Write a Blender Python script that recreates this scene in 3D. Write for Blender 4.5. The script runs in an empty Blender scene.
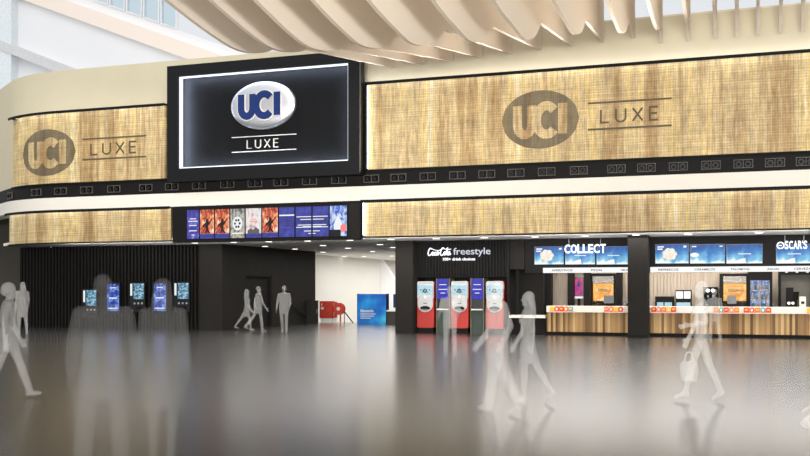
import bpy, bmesh, math, random
from math import sin, cos, tan, atan, radians as R, pi
from mathutils import Vector, Matrix
random.seed(4)
C = bpy.context.scene.collection
YAW = R(19.55); EYE = 1.65; F = 1000.0; HOR = 290.0

# ---------------------------------------------------------------- measuring helpers (photo reading -> metres in the hall)
def PX(px, Y): return Y * tan(atan((px - 405) / F) - YAW)
def PT(px, Y): return Y / (cos(YAW) + (px - 405) / F * sin(YAW))
def PZ(px, py, Y): return EYE + (HOR - py) * PT(px, Y) / F
def ground(px, T):
    u = (px - 405) / F
    return (T * (-sin(YAW) + u * cos(YAW)), T * (cos(YAW) + u * sin(YAW)))

ORD = 'first second third fourth fifth sixth seventh eighth ninth tenth eleventh twelfth thirteenth fourteenth fifteenth sixteenth seventeenth eighteenth nineteenth twentieth'.split()
ORD += ['twenty-' + o for o in ORD[:9]] + ['thirtieth']

# ---------------------------------------------------------------- materials
def lin(c): return tuple((v / 255 / 12.92 if v / 255 <= .04045 else ((v / 255 + .055) / 1.055) ** 2.4) for v in c) + (1,)
def newmat(name):
    m = bpy.data.materials.new(name); m.use_nodes = True
    nt = m.node_tree; return m, nt, nt.nodes['Principled BSDF']
def pm(name, rgb, rough=.6, metal=0, spec=.3, var=.06, nscale=9):
    m, nt, b = newmat(name); N, L = nt.nodes, nt.links
    tc = N.new('ShaderNodeTexCoord'); no = N.new('ShaderNodeTexNoise'); no.inputs['Scale'].default_value = nscale; no.inputs['Detail'].default_value = 3
    L.new(tc.outputs['Object'], no.inputs['Vector'])
    r = N.new('ShaderNodeValToRGB'); c = lin(rgb)
    r.color_ramp.elements[0].position = .3; r.color_ramp.elements[1].position = .7
    r.color_ramp.elements[0].color = tuple(v * (1 - var) for v in c[:3]) + (1,)
    r.color_ramp.elements[1].color = tuple(min(1, v * (1 + var)) for v in c[:3]) + (1,)
    L.new(no.outputs['Fac'], r.inputs['Fac']); L.new(r.outputs['Color'], b.inputs['Base Color'])
    b.inputs['Roughness'].default_value = rough; b.inputs['Metallic'].default_value = metal; b.inputs['Specular IOR Level'].default_value = spec
    return m
def em(name, rgb, s):
    m, nt, b = newmat(name)
    b.inputs['Base Color'].default_value = (.02, .02, .02, 1); b.inputs['Emission Color'].default_value = lin(rgb); b.inputs['Emission Strength'].default_value = s
    b.inputs['Roughness'].default_value = .5
    return m
def noisy(name, stops, scale=(1, 1, 1), nscale=4, detail=4, emit=None, rough=.6, coord='Generated', grad=None, spec=.3, dist=0):
    """colour ramp over noise (plus an optional vertical gradient share); emissive when it is a lit picture"""
    m, nt, b = newmat(name); N, L = nt.nodes, nt.links
    tc = N.new('ShaderNodeTexCoord'); mp = N.new('ShaderNodeMapping'); mp.inputs['Scale'].default_value = scale
    L.new(tc.outputs[coord], mp.inputs['Vector'])
    no = N.new('ShaderNodeTexNoise'); no.inputs['Scale'].default_value = nscale; no.inputs['Detail'].default_value = detail; no.inputs['Distortion'].default_value = dist
    L.new(mp.outputs['Vector'], no.inputs['Vector']); fac = no.outputs['Fac']
    if grad is not None:
        sx = N.new('ShaderNodeSeparateXYZ'); L.new(tc.outputs[coord], sx.inputs['Vector'])
        mx = N.new('ShaderNodeMix'); mx.inputs['Factor'].default_value = grad
        L.new(fac, mx.inputs['A']); L.new(sx.outputs['Z'], mx.inputs['B']); fac = mx.outputs['Result']
    r = N.new('ShaderNodeValToRGB'); e = r.color_ramp.elements
    while len(e) < len(stops): e.new(.5)
    for i, (p, c) in enumerate(stops): e[i].position = p; e[i].color = lin(c)
    L.new(fac, r.inputs['Fac'])
    if emit: 
        b.inputs['Base Color'].default_value = (.02, .02, .02, 1)
        L.new(r.outputs['Color'], b.inputs['Emission Color']); b.inputs['Emission Strength'].default_value = emit
    else: L.new(r.outputs['Color'], b.inputs['Base Color'])
    b.inputs['Roughness'].default_value = rough; b.inputs['Specular IOR Level'].default_value = spec
    return m

def gold_weave(name, dark=0.0):
    """woven metal cloth: long vertical dye streaks, thread colours and a fine warp/weft grid"""
    m, nt, b = newmat(name); N, L = nt.nodes, nt.links
    uv = N.new('ShaderNodeUVMap')
    def noise(sc, scale, det):
        mp = N.new('ShaderNodeMapping'); mp.inputs['Scale'].default_value = sc; L.new(uv.outputs['UV'], mp.inputs['Vector'])
        n = N.new('ShaderNodeTexNoise'); n.inputs['Scale'].default_value = scale; n.inputs['Detail'].default_value = det; n.inputs['Roughness'].default_value = .65
        L.new(mp.outputs['Vector'], n.inputs['Vector']); return n.outputs['Fac']
    def wave(axis, period):
        w = N.new('ShaderNodeTexWave'); w.bands_direction = axis; w.inputs['Scale'].default_value = .314 / period
        w.inputs['Distortion'].default_value = 3.5; w.inputs['Detail'].default_value = 3; w.inputs['Detail Scale'].default_value = 2.5
        L.new(uv.outputs['UV'], w.inputs['Vector']); return w.outputs['Fac']
    def math_(op, a, bb):
        n = N.new('ShaderNodeMath'); n.operation = op
        for i, v in enumerate((a, bb)):
            if isinstance(v, (int, float)): n.inputs[i].default_value = v
            else: L.new(v, n.inputs[i])
        return n.outputs[0]
    ramp = N.new('ShaderNodeValToRGB'); e = ramp.color_ramp.elements
    st = [(.30, (146, 116, 78)), (.42, (172, 143, 98)), (.50, (194, 172, 130)), (.58, (206, 178, 118)), (.70, (210, 200, 172))]
    while len(e) < 5: e.new(.5)
    for i, (p, c) in enumerate(st): e[i].position = p; e[i].color = lin(c)
    L.new(noise((1, .05, 1), 1.6, 7), ramp.inputs['Fac'])
    fine = noise((1, .12, 1), 11, 3); weft = noise((.06, 1, 1), 13, 3)
    patch = noise((.7, .5, 1), 1.3, 4)
    g = math_('MULTIPLY', math_('ADD', math_('MULTIPLY', wave('X', .075), .20), .90), math_('ADD', math_('MULTIPLY', wave('Y', .085), .20), .90))
    g = math_('MULTIPLY', g, math_('ADD', math_('MULTIPLY', fine, 1.5), .25))
    g = math_('MULTIPLY', g, math_('ADD', math_('MULTIPLY', weft, .9), .55))
    g = math_('MULTIPLY', g, math_('ADD', math_('MULTIPLY', patch, .8), .60))
    mul = N.new('ShaderNodeVectorMath'); mul.operation = 'SCALE'
    L.new(ramp.outputs['Color'], mul.inputs[0]); L.new(g, mul.inputs['Scale'])
    out = mul.outputs['Vector']
    if dark:
        mx = N.new('ShaderNodeMix'); mx.data_type = 'RGBA'; mx.inputs['Factor'].default_value = dark
        L.new(out, mx.inputs['A']); mx.inputs['B'].default_value = lin((78, 72, 60)); out = mx.outputs['Result']
    L.new(out, b.inputs['Base Color'])
    b.inputs['Roughness'].default_value = .55; b.inputs['Metallic'].default_value = .0; b.inputs['Specular IOR Level'].default_value = .3
    return m

def ghost(name, rgb, a):
    m, nt, b = newmat(name); N, L = nt.nodes, nt.links
    nt.nodes.remove(b)
    d = N.new('ShaderNodeBsdfDiffuse'); no = N.new('ShaderNodeTexNoise'); no.inputs['Scale'].default_value = 6
    r = N.new('ShaderNodeValToRGB'); c = lin(rgb)
    r.color_ramp.elements[0].color = tuple(v * .94 for v in c[:3]) + (1,); r.color_ramp.elements[1].color = c
    L.new(no.outputs['Fac'], r.inputs['Fac']); L.new(r.outputs['Color'], d.inputs['Color'])
    t = N.new('ShaderNodeBsdfTransparent'); mx = N.new('ShaderNodeMixShader'); mx.inputs[0].default_value = a
    L.new(t.outputs[0], mx.inputs[1]); L.new(d.outputs[0], mx.inputs[2]); L.new(mx.outputs[0], N['Material Output'].inputs[0])
    return m
def glass(name, tint, refl=.12):
    m, nt, b = newmat(name); N, L = nt.nodes, nt.links; nt.nodes.remove(b)
    t = N.new('ShaderNodeBsdfTransparent'); t.inputs[0].default_value = lin(tint)
    g = N.new('ShaderNodeBsdfGlossy'); g.inputs['Roughness'].default_value = .08
    fr = N.new('ShaderNodeFresnel'); fr.inputs[0].default_value = 1.12
    mx = N.new('ShaderNodeMixShader'); L.new(fr.outputs[0], mx.inputs[0])
    L.new(t.outputs[0], mx.inputs[1]); L.new(g.outputs[0], mx.inputs[2]); L.new(mx.outputs[0], N['Material Output'].inputs[0])
    return m

M = dict(
    beige=pm('beige_plaster', (207, 197, 170), .8, spec=.1, var=.02, nscale=1),
    cream=pm('cream_board', (226, 215, 198), .8, spec=.1, var=.02, nscale=1),
    white=pm('white_paint', (232, 230, 224), .7, spec=.2, var=.01, nscale=1),
    fascia=pm('fascia_white', (232, 226, 214), .6, spec=.2, var=.01, nscale=1),
    black=pm('black_paint', (24, 23, 22), .6, spec=.12, var=.1),
    charcoal=pm('charcoal_wall', (41, 39, 37), .75, spec=.06, var=.05, nscale=2),
    rib=pm('black_ribbed_cladding', (31, 30, 29), .65, spec=.06, var=.08, nscale=3),
    darkgrey=pm('dark_grey_wall', (72, 69, 64), .8, spec=.1, var=.03, nscale=1),
    signblack=pm('sign_black_lacquer', (20, 21, 23), .4, spec=.2, var=.05),
    signpanel=pm('sign_panel', (23, 23, 24), .6, spec=.05, var=.1, nscale=2),
    led=em('white_led', (240, 246, 255), 1.6), ledback=em('blue_white_led', (215, 230, 255), 85.0), ledsoft=em('white_panel_led', (240, 246, 255), 9.0),
    ledup=em('uplight_led', (238, 243, 255), 4.5),
    lamp=em('downlight_lamp', (255, 250, 238), 3.2), letter=em('lit_letter', (245, 248, 255), 1.7), lettersoft=em('softly_lit_letter', (215, 218, 235), .9), bezelgrey=pm('pale_grey_plastic', (176, 176, 176), .4), ice=pm('pale_silver_plastic', (188, 190, 191), .35), barback=pm('bar_back_grey', (92, 89, 82), .6),
    chrome=pm('polished_silver', (205, 205, 208), .34, .85, .5, var=.02),
    silver=pm('silver_trim', (190, 190, 192), .35, .6, .5), navy=pm('navy_enamel', (16, 42, 98), .4),
    ivory=pm('ivory_paint', (225, 222, 214), .5),
    steel=pm('brushed_steel', (150, 152, 155), .35, .7), fixture=pm('grey_fixture_frame', (92, 86, 78), .5),
    gold=gold_weave('woven_gold_cloth'), goldink=gold_weave('woven_gold_cloth_printed_dark', .78),
    ink=pm('dark_bronze_line', (92, 80, 58), .6),
    slab=pm('white_counter_slab', (228, 222, 212), .4, var=.02), red=pm('red_enamel', (180, 46, 38), .4, spec=.4, var=.04),
    firered=pm('red_fire_paint', (196, 66, 50), .5), greenblack=pm('dark_green_grey_panel', (58, 70, 64), .5),
    brass=pm('brass_edge', (120, 114, 94), .5, .2), glassblack=pm('black_gloss_plastic', (14, 14, 18), .25, spec=.4),
    panelwood=noisy('beige_slat_wall', [(.3, (150, 136, 122)), (.7, (178, 165, 150))], (5, .2, .15), 6, 3, coord='Object'),
    lightbar=em('sign_strip_lit', (250, 250, 250), .95), striptext=pm('grey_lettering', (70, 68, 70), .6),
    bluelit=noisy('blue_screen', [(.25, (8, 8, 110)), (.55, (14, 14, 190)), (.8, (50, 50, 235))], (2, 2, 3), 2, 2, emit=.9),
    iceblue=noisy('ice_blue_screen', [(.3, (150, 205, 225)), (.6, (200, 235, 245)), (.8, (240, 250, 252))], (3, 3, 3), 3, 3, emit=.9),
    kioskscreen=noisy('kiosk_picture', [(.3, (12, 26, 50)), (.42, (30, 80, 120)), (.52, (90, 170, 200)), (.62, (215, 235, 240)), (.72, (40, 110, 150))], (3, 3, 4), 2.2, 4, emit=.9, dist=1),
    kioskblue=noisy('kiosk_blue_picture', [(.28, (10, 14, 60)), (.42, (18, 50, 150)), (.52, (40, 90, 210)), (.62, (140, 180, 240)), (.72, (30, 60, 170))], (2.4, 2, 3.4), 2.0, 4, emit=.85, dist=1),
    fire=noisy('poster_fire', [(.25, (60, 14, 20)), (.40, (150, 40, 24)), (.5, (220, 96, 50)), (.6, (245, 180, 130)), (.68, (252, 234, 220))], (3, 2, 3), 1.6, 4, emit=.95, dist=.8),
    moonposter=noisy('poster_pale_disc', [(.3, (60, 70, 90)), (.45, (140, 140, 140)), (.55, (226, 220, 206)), (.7, (160, 140, 90))], (3, 2, 3), 1.6, 4, emit=.75),
    whiteposter=noisy('poster_white', [(.3, (170, 150, 150)), (.4, (222, 190, 190)), (.5, (246, 242, 240)), (.8, (255, 255, 255))], (3, 2, 3), 1.4, 3, emit=.85),
    violet=noisy('poster_violet', [(.3, (40, 36, 130)), (.5, (64, 62, 190)), (.65, (120, 120, 225)), (.8, (220, 220, 250))], (2, 2, 3), 1.6, 3, emit=.75),
    royal=noisy('screen_royal_blue', [(.3, (34, 38, 120)), (.5, (46, 54, 160)), (.7, (64, 76, 190))], (2, 1, 2), 1.5, 2, emit=.8),
    bluewhite=noisy('poster_blue_white', [(.3, (36, 40, 180)), (.45, (70, 110, 225)), (.55, (180, 205, 250)), (.65, (240, 245, 255)), (.8, (200, 110, 190))], (3, 2, 3), 1.4, 4, emit=.85, dist=.6),
    menu=noisy('menu_sky_picture', [(.30, (230, 244, 248)), (.40, (120, 190, 225)), (.52, (38, 120, 190)), (.62, (24, 84, 160)), (.8, (24, 66, 126))], (2, 1, 1.2), 1.5, 4, emit=1.05, grad=.45, dist=.4),
    screenwhite=em('screen_white', (245, 248, 252), .9), popwhite=noisy('popcorn_picture', [(.28, (240, 190, 110)), (.40, (252, 236, 206)), (.52, (255, 253, 248))], (4, 4, 4), 2, 3, emit=.9),
    poporange=noisy('lit_popcorn_case', [(.3, (226, 132, 30)), (.5, (248, 176, 66)), (.7, (255, 232, 170))], (2, 2, 2), 2, 3, emit=1.5),
    darkprint=pm('dark_print', (40, 20, 16), .6), pink=noisy('pink_purple_poster', [(.25, (240, 120, 110)), (.45, (220, 60, 130)), (.6, (150, 40, 170)), (.75, (70, 24, 120))], (1, 1, 1.5), 1.2, 2, emit=.75, grad=.0),
    fridgeglow=noisy('fridge_interior', [(.3, (40, 60, 130)), (.5, (100, 130, 200)), (.7, (215, 225, 245))], (3, 3, 5), 2, 3, emit=1.3),
    totem=noisy('blue_totem_print', [(.3, (20, 84, 180)), (.48, (30, 118, 204)), (.6, (44, 150, 220)), (.75, (80, 196, 222))], (1.2, 1, 1.2), 1.4, 2, emit=None, rough=.4),
    panes=glass('clear_pane', (238, 246, 249)), caseglass=glass('case_glass', (235, 232, 228)),
    roofwhite=pm('atrium_white', (238, 238, 240), .8, spec=.1, var=.01, nscale=.4), roofpeach=pm('atrium_peach_cornice', (246, 232, 220), .8, spec=.1, var=.01),
    roofgrey=pm('atrium_grey_beam', (212, 212, 213), .8, spec=.1), roofblue=pm('atrium_pale_blue_column', (226, 233, 236), .8, spec=.1),
    ghost=ghost('pale_translucent', (242, 240, 235), .19), ghostmid=ghost('grey_translucent', (228, 227, 223), .15), ghostfaint=ghost('faint_translucent', (215, 213, 210), .04),
)
for k, c in dict(red=(214, 44, 40), orange=(240, 120, 40), teal=(70, 160, 170), yellow=(240, 190, 60), pink=(236, 120, 110), cream=(238, 220, 190)).items():
    M['pack_' + k] = pm('pack_' + k, c, .45, var=.1, nscale=30)
def slatwood():
    m, nt, b = newmat('oak_slats'); N, L = nt.nodes, nt.links
    tc = N.new('ShaderNodeTexCoord'); sx = N.new('ShaderNodeSeparateXYZ'); L.new(tc.outputs['Object'], sx.inputs[0])
    d = N.new('ShaderNodeMath'); d.operation = 'DIVIDE'; d.inputs[1].default_value = .09; L.new(sx.outputs['X'], d.inputs[0])
    fl = N.new('ShaderNodeMath'); fl.operation = 'FLOOR'; L.new(d.outputs[0], fl.inputs[0])
    wn = N.new('ShaderNodeTexWhiteNoise'); wn.noise_dimensions = '1D'; L.new(fl.outputs[0], wn.inputs['W'])
    r = N.new('ShaderNodeValToRGB'); e = r.color_ramp.elements
    for _ in range(2): e.new(.5)
    for i, (p, c) in enumerate([(0, (112, 84, 52)), (.35, (158, 122, 80)), (.7, (190, 152, 102)), (1, (214, 182, 130))]): e[i].position = p; e[i].color = lin(c)
    L.new(wn.outputs['Value'], r.inputs['Fac']); L.new(r.outputs['Color'], b.inputs['Base Color']); b.inputs['Roughness'].default_value = .5; b.inputs['Specular IOR Level'].default_value = .2
    return m
M['oak'] = slatwood()
def floormat():
    m, nt, b = newmat('polished_stone_floor'); N, L = nt.nodes, nt.links
    tc = N.new('ShaderNodeTexCoord'); no = N.new('ShaderNodeTexNoise'); no.inputs['Scale'].default_value = .35; no.inputs['Detail'].default_value = 5
    L.new(tc.outputs['Object'], no.inputs['Vector'])
    r = N.new('ShaderNodeValToRGB'); e = r.color_ramp.elements; nt.nodes.remove(b)
    e[0].position = .35; e[0].color = lin((45, 43, 40)); e[1].position = .7; e[1].color = lin((55, 52, 48))
    d = N.new('ShaderNodeBsdfDiffuse'); g = N.new('ShaderNodeBsdfGlossy'); g.inputs['Roughness'].default_value = .2; g.inputs['Color'].default_value = (.95, .94, .93, 1)
    lw = N.new('ShaderNodeLayerWeight'); pw = N.new('ShaderNodeMath'); pw.operation = 'POWER'; pw.inputs[1].default_value = 9.3      # polish shows at grazing angles only
    L.new(lw.outputs['Facing'], pw.inputs[0]); mx = N.new('ShaderNodeMixShader'); L.new(pw.outputs[0], mx.inputs[0])
    L.new(no.outputs['Fac'], r.inputs['Fac']); L.new(r.outputs['Color'], d.inputs['Color'])
    L.new(d.outputs[0], mx.inputs[1]); L.new(g.outputs[0], mx.inputs[2]); L.new(mx.outputs[0], N['Material Output'].inputs[0])
    return m
M['floor'] = floormat()
def finmat():
    m, nt, b = newmat('cream_translucent_fabric'); N, L = nt.nodes, nt.links; nt.nodes.remove(b)
    no = N.new('ShaderNodeTexNoise'); no.inputs['Scale'].default_value = 2; r = N.new('ShaderNodeValToRGB')
    r.color_ramp.elements[0].color = lin((236, 226, 212)); r.color_ramp.elements[1].color = lin((240, 231, 218)); L.new(no.outputs['Fac'], r.inputs['Fac'])
    d = N.new('ShaderNodeBsdfDiffuse'); t = N.new('ShaderNodeBsdfTranslucent'); mx = N.new('ShaderNodeMixShader'); mx.inputs[0].default_value = .5
    L.new(r.outputs['Color'], d.inputs[0]); L.new(r.outputs['Color'], t.inputs[0]); L.new(d.outputs[0], mx.inputs[1]); L.new(t.outputs[0], mx.inputs[2]); L.new(mx.outputs[0], N['Material Output'].inputs[0])
    return m
M['fin'] = finmat()

# ---------------------------------------------------------------- mesh helpers
class MB:
    def __init__(s): s.v = []; s.f = []; s.uv = None
    def box(s, x0, x1, y0, y1, z0, z1):
        n = len(s.v); s.v += [(x0, y0, z0), (x1, y0, z0), (x1, y1, z0), (x0, y1, z0), (x0, y0, z1), (x1, y0, z1), (x1, y1, z1), (x0, y1, z1)]
        s.f += [tuple(n + i for i in q) for q in ((0, 3, 2, 1), (4, 5, 6, 7), (0, 1, 5, 4), (1, 2, 6, 5), (2, 3, 7, 6), (3, 0, 4, 7))]; return s
    def prism(s, pts, a, b, plane='XZ'):
        n = len(s.v); k = len(pts)
        mk = {'XZ': lambda p, d: (p[0], d, p[1]), 'XY': lambda p, d: (p[0], p[1], d), 'YZ': lambda p, d: (d, p[0], p[1])}[plane]
        s.v += [mk(p, a) for p in pts] + [mk(p, b) for p in pts]
        s.f += [tuple(range(n, n + k)), tuple(range(n + 2 * k - 1, n + k - 1, -1))]
        s.f += [(n + i, n + (i + 1) % k, n + k + (i + 1) % k, n + k + i) for i in range(k)]; return s
    def rings(s, rings):
        n = len(s.v); k = len(rings[0])
        for r in rings: s.v += [tuple(p) for p in r]
        for j in range(len(rings) - 1):
            s.f += [(n + j * k + i, n + j * k + (i + 1) % k, n + (j + 1) * k + (i + 1) % k, n + (j + 1) * k + i) for i in range(k)]
        s.f += [tuple(range(n, n + k)), tuple(range(n + len(rings) * k - 1, n + (len(rings) - 1) * k - 1, -1))]; return s
    def cyl(s, p0, p1, r0, r1=None, n=14):
        r1 = r0 if r1 is None else r1
        p0, p1 = Vector(p0), Vector(p1); d = (p1 - p0).normalized()
        a = d.orthogonal().normalized(); b = d.cross(a)
        return s.rings([[p + a * (r * cos(2 * pi * i / n)) + b * (r * sin(2 * pi * i / n)) for i in range(n)] for p, r in ((p0, r0), (p1, r1))])
    def ball(s, c, r, nu=14, nv=8):
        if isinstance(r, (int, float)): r = (r, r, r)
        return s.rings([[(c[0] + r[0] * sin(pi * max(.02, min(j / nv, .98))) * cos(2 * pi * i / nu), c[1] + r[1] * sin(pi * max(.02, min(j / nv, .98))) * sin(2 * pi * i / nu), c[2] - r[2] * cos(pi * max(.02, min(j / nv, .98)))) for i in range(nu)] for j in range(nv + 1)])
    def cap(s, p0, p1, r0, r1=None, n=12):
        r1 = r0 if r1 is None else r1
        s.cyl(p0, p1, r0, r1, n); s.ball(p0, r0, n, 6); s.ball(p1, r1, n, 6); return s
    def ribbon(s, pts, w, y0, y1):
        """one flat stroke with mitred bends; every further stroke stands a hair prouder so that crossings stay clean"""
        s.k = getattr(s, 'k', -1) + 1; y0 -= s.k * .0012; L = []; Rr = []
        P = [Vector(p) for p in pts]; P = [p for i, p in enumerate(P) if not i or (p - P[i - 1]).length > 1e-5]; closed = (P[0] - P[-1]).length < 1e-4 and len(P) > 3
        for i, p in enumerate(P):
            a = P[i - 1] if i else (P[-2] if closed else None); b = P[i + 1] if i < len(P) - 1 else (P[1] if closed else None)
            d1 = (p - a).normalized() if a is not None else None; d2 = (b - p).normalized() if b is not None else None
            d1 = d1 or d2; d2 = d2 or d1
            t = d1 + d2; t = t.normalized() if t.length > .3 else d1
            nrm = Vector((-t.y, t.x)); k = w / 2 / max(.45, nrm.dot(Vector((-d1.y, d1.x))))
            L.append(p + nrm * k); Rr.append(p - nrm * k)
        n = len(s.v); m = len(P)
        for i in range(m): s.v += [(L[i].x, y0, L[i].y), (Rr[i].x, y0, Rr[i].y), (Rr[i].x, y1, Rr[i].y), (L[i].x, y1, L[i].y)]
        for i in range(m - 1):
            for q in range(4): s.f.append((n + 4 * i + q, n + 4 * i + (q + 1) % 4, n + 4 * i + 4 + (q + 1) % 4, n + 4 * i + 4 + q))
        if not closed: s.f += [(n, n + 1, n + 2, n + 3), tuple(n + 4 * (m - 1) + q for q in (3, 2, 1, 0))]
        return s
    def build(s, name, mat, parent=None, smooth=False, warp=None):
        me = bpy.data.meshes.new(name); me.from_pydata(s.v, [], s.f); me.update()
        bm = bmesh.new(); bm.from_mesh(me); bmesh.ops.recalc_face_normals(bm, faces=bm.faces)
        if smooth:
            for f in bm.faces: f.smooth = len(f.verts) < 6
        if warp:
            uvl = bm.loops.layers.uv.new('UVMap')
            src = {v: v.co.copy() for v in bm.verts}
            for f in bm.faces:
                for l in f.loops: l[uvl].uv = (src[l.vert].x, src[l.vert].z)
            for v in bm.verts: v.co = warp(v.co)
            bmesh.ops.recalc_face_normals(bm, faces=bm.faces)
        bm.to_mesh(me); bm.free()
        me.materials.append(M[mat] if isinstance(mat, str) else mat)
        o = bpy.data.objects.new(name, me); C.objects.link(o)
        if parent: o.parent = parent
        return o
def B(): return MB()
def tag(o, label=None, cat=None, group=None, kind=None):
    if label: o['label'] = label
    if cat: o['category'] = cat
    if group: o['group'] = group
    if kind: o['kind'] = kind
    return o
def thing(name, loc, label, cat, group=None, rz=0):
    o = bpy.data.objects.new(name, None); C.objects.link(o); o.location = loc; o.rotation_euler = (0, 0, rz); o.empty_display_size = .1
    return tag(o, label, cat, group)
def struct(o): o['kind'] = 'structure'; return o
def copy_tree(o, parent=None):
    c = o.copy(); C.objects.link(c)
    if parent: c.parent = parent
    for ch in list(o.children): copy_tree(ch, c)
    return c
def rr(x0, z0, x1, z1, r, n=5):
    pts = []
    for cx, cz, a in ((x1 - r, z1 - r, 0), (x0 + r, z1 - r, 90), (x0 + r, z0 + r, 180), (x1 - r, z0 + r, 270)):
        pts += [(cx + r * cos(R(a + 90 * i / n)), cz + r * sin(R(a + 90 * i / n))) for i in range(n + 1)]
    return pts
def ell(cx, cz, rx, rz, n=48): return [(cx + rx * cos(2 * pi * i / n), cz + rz * sin(2 * pi * i / n)) for i in range(n)]
def arc(cx, cz, r, a0, a1, n=14): return [(cx + r * cos(R(a0 + (a1 - a0) * i / n)), cz + r * sin(R(a0 + (a1 - a0) * i / n))) for i in range(n + 1)]
def smoothline(p, n=6):
    out = []
    q = [p[0]] + list(p) + [p[-1]]
    for i in range(1, len(q) - 2):
        for k in range(n):
            t = k / n; a, b, c, d = q[i - 1], q[i], q[i + 1], q[i + 2]
            out.append(tuple(.5 * (2 * b[j] + (c[j] - a[j]) * t + (2 * a[j] - 5 * b[j] + 4 * c[j] - d[j]) * t * t + (3 * b[j] - a[j] - 3 * c[j] + d[j]) * t ** 3) for j in (0, 1)))
    return out + [p[-1]]
def text_mesh(name, txt, x0, x1, z0, z1, y, depth, mat, parent=None, bold=0.0):
    """built-in vector font, fitted into x0..x1, z0..z1, standing upright and facing -y"""
    cu = bpy.data.curves.new(name, 'FONT'); cu.body = txt; cu.extrude = .05; cu.offset = bold; cu.resolution_u = 3
    ob = bpy.data.objects.new(name, cu); C.objects.link(ob)
    dg = bpy.context.evaluated_depsgraph_get(); me = bpy.data.meshes.new_from_object(ob.evaluated_get(dg)); bpy.data.objects.remove(ob)
    xs = [v.co.x for v in me.vertices]; ys = [v.co.y for v in me.vertices]
    ax, bx, ay, by = min(xs), max(xs), min(ys), max(ys)
    for v in me.vertices:
        v.co = ((x0 + (v.co.x - ax) / (bx - ax) * (x1 - x0)), y - depth * (v.co.z + .05) / .1, z0 + (v.co.y - ay) / (by - ay) * (z1 - z0))
    me.name = name; me.materials.clear(); me.materials.append(M[mat])
    o = bpy.data.objects.new(name, me); C.objects.link(o)
    if parent: o.parent = parent
    return o

# ---------------------------------------------------------------- the plan of the facade: straight, then bending away at the far left
YG = 33.2; X1 = 9.0; XC = -26.6; RAD = 6.0; AMAX = R(36); LS = X1 - XC; LA = RAD * AMAX
def path(s, off=0.0):
    if s <= LS: p = (X1 - s, YG); n = (0, -1)
    else:
        a = min((s - LS) / RAD, AMAX); p = (XC - RAD * sin(a), YG + RAD - RAD * cos(a)); n = (-sin(a), -cos(a))
        if s > LS + LA:
            d = s - LS - LA; p = (p[0] - d * cos(AMAX), p[1] + d * sin(AMAX))
    return (p[0] + n[0] * off, p[1] + n[1] * off)
def S(X): return X1 - X
def warp(co):
    p = path(co.x, -co.y); return Vector((p[0], p[1], co.z))      # mesh x = distance along the facade, y = depth behind its face
def run(s0, s1, y0, y1, z0, z1, mb=None):
    mb = mb or MB(); cuts = [s0] + [LS + LA * i / 14 for i in range(15) if s0 < LS + LA * i / 14 < s1] + [s1]
    n = len(mb.v)
    for s in cuts: mb.v += [(s, y0, z0), (s, y1, z0), (s, y1, z1), (s, y0, z1)]
    for j in range(len(cuts) - 1):
        for i in range(4): mb.f.append((n + 4 * j + i, n + 4 * j + (i + 1) % 4, n + 4 * j + 4 + (i + 1) % 4, n + 4 * j + 4 + i))
    mb.f += [(n, n + 1, n + 2, n + 3), tuple(n + 4 * (len(cuts) - 1) + i for i in (3, 2, 1, 0))]
    return mb
SEND = LS + LA + 9
def s_at(px):
    best = min((abs(405 + F * tan(atan(path(s)[0] / path(s)[1]) + YAW) - px), s) for s in [LS - 2 + i * .02 for i in range(700)]); return best[1]

# ---------------------------------------------------------------- setting
FLY = 45.6
fl = B().prism([(-60, -6), (20, -6), (20, FLY), (-60, FLY)], -.3, 0, 'XY'); struct(fl.build('floor', 'floor'))
struct(B().box(-60, 20, -40, 15, 13.5, 13.8).build('ceiling_sky_block', 'cream'))  # unseen slab, added to keep sky light off the near floor
struct(run(0, SEND, .15, .6, 5.4, 10.5).build('wall_front', 'beige', warp=warp))
struct(run(0, SEND, .02, .5, 5.35, 5.93).build('trim_1', 'black', warp=warp))         # dark lighting band
struct(run(0, SEND, -.12, .5, 4.84, 5.35).build('trim_2', 'fascia', warp=warp))       # white fascia
ZC = 3.54
soff = [path(s) for s in [0] + [LS + LA * i / 10 for i in range(11)] + [LS + LA + .8]]
soff = [(x, y + .05) for x, y in soff]
GRV = 35.9
cl = B().prism(soff + [(soff[-1][0], GRV), (X1, GRV)], ZC, ZC + .12, 'XY')
cl.box(soff[-1][0], X1, GRV + .09, 78, ZC, ZC + .12)
struct(cl.build('ceiling', 'white'))
struct(B().box(soff[-1][0], X1, GRV - .02, GRV + .11, ZC + .12, ZC + .2).build('trim_3', 'black'))
s_le = s_at(9.5)
struct(run(0, s_le, .12, .5, ZC + .12, 4.84).build('wall_lower_front', 'black', warp=warp))
YW = 36.0
xl, xr = PX(20, YW), PX(199, YW); xk = PX(222, YW)
w = B().box(xl, xr, YW + .15, YW + .3, 0, ZC)
x = xl
while x < xr - .09: w.box(x, x + .085, YW, YW + .16, 0, ZC); x += .17
struct(w.build('wall_left', 'rib'))
dY0, dY1, dz = 38.0, 40.45, 2.3
struct(B().box(xr, xk, YW, YW + .3, 0, ZC).box(xk - .3, xk, YW + .3, dY0, 0, ZC).box(xk - .3, xk, dY1, 45.1, 0, ZC).box(xk - .3, xk, dY0, dY1, dz, ZC)
       .box(xk - 1.6, xk - .3, 44.8, 45.1, -3, ZC).build('wall_corridor', 'charcoal'))
struct(B().box(xl - .05, xl, YW + .05, 40.2, 0, ZC).build('wall_left_return', 'rib'))
struct(B().box(-60, xl, 40.2, 40.5, 0, 6).build('wall_far_left', 'darkgrey'))
xw = -22.3
struct(B().box(xw - .3, xw, 45.1, 78, -3, ZC).build('wall_white', 'white'))
struct(B().box(xw - .3, 0, 78, 78.3, -3, ZC).build('wall_back', 'white'))
struct(B().box(xw, -11.9, FLY, 78, -3.2, -3.0).build('floor_lower', 'white'))
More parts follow.
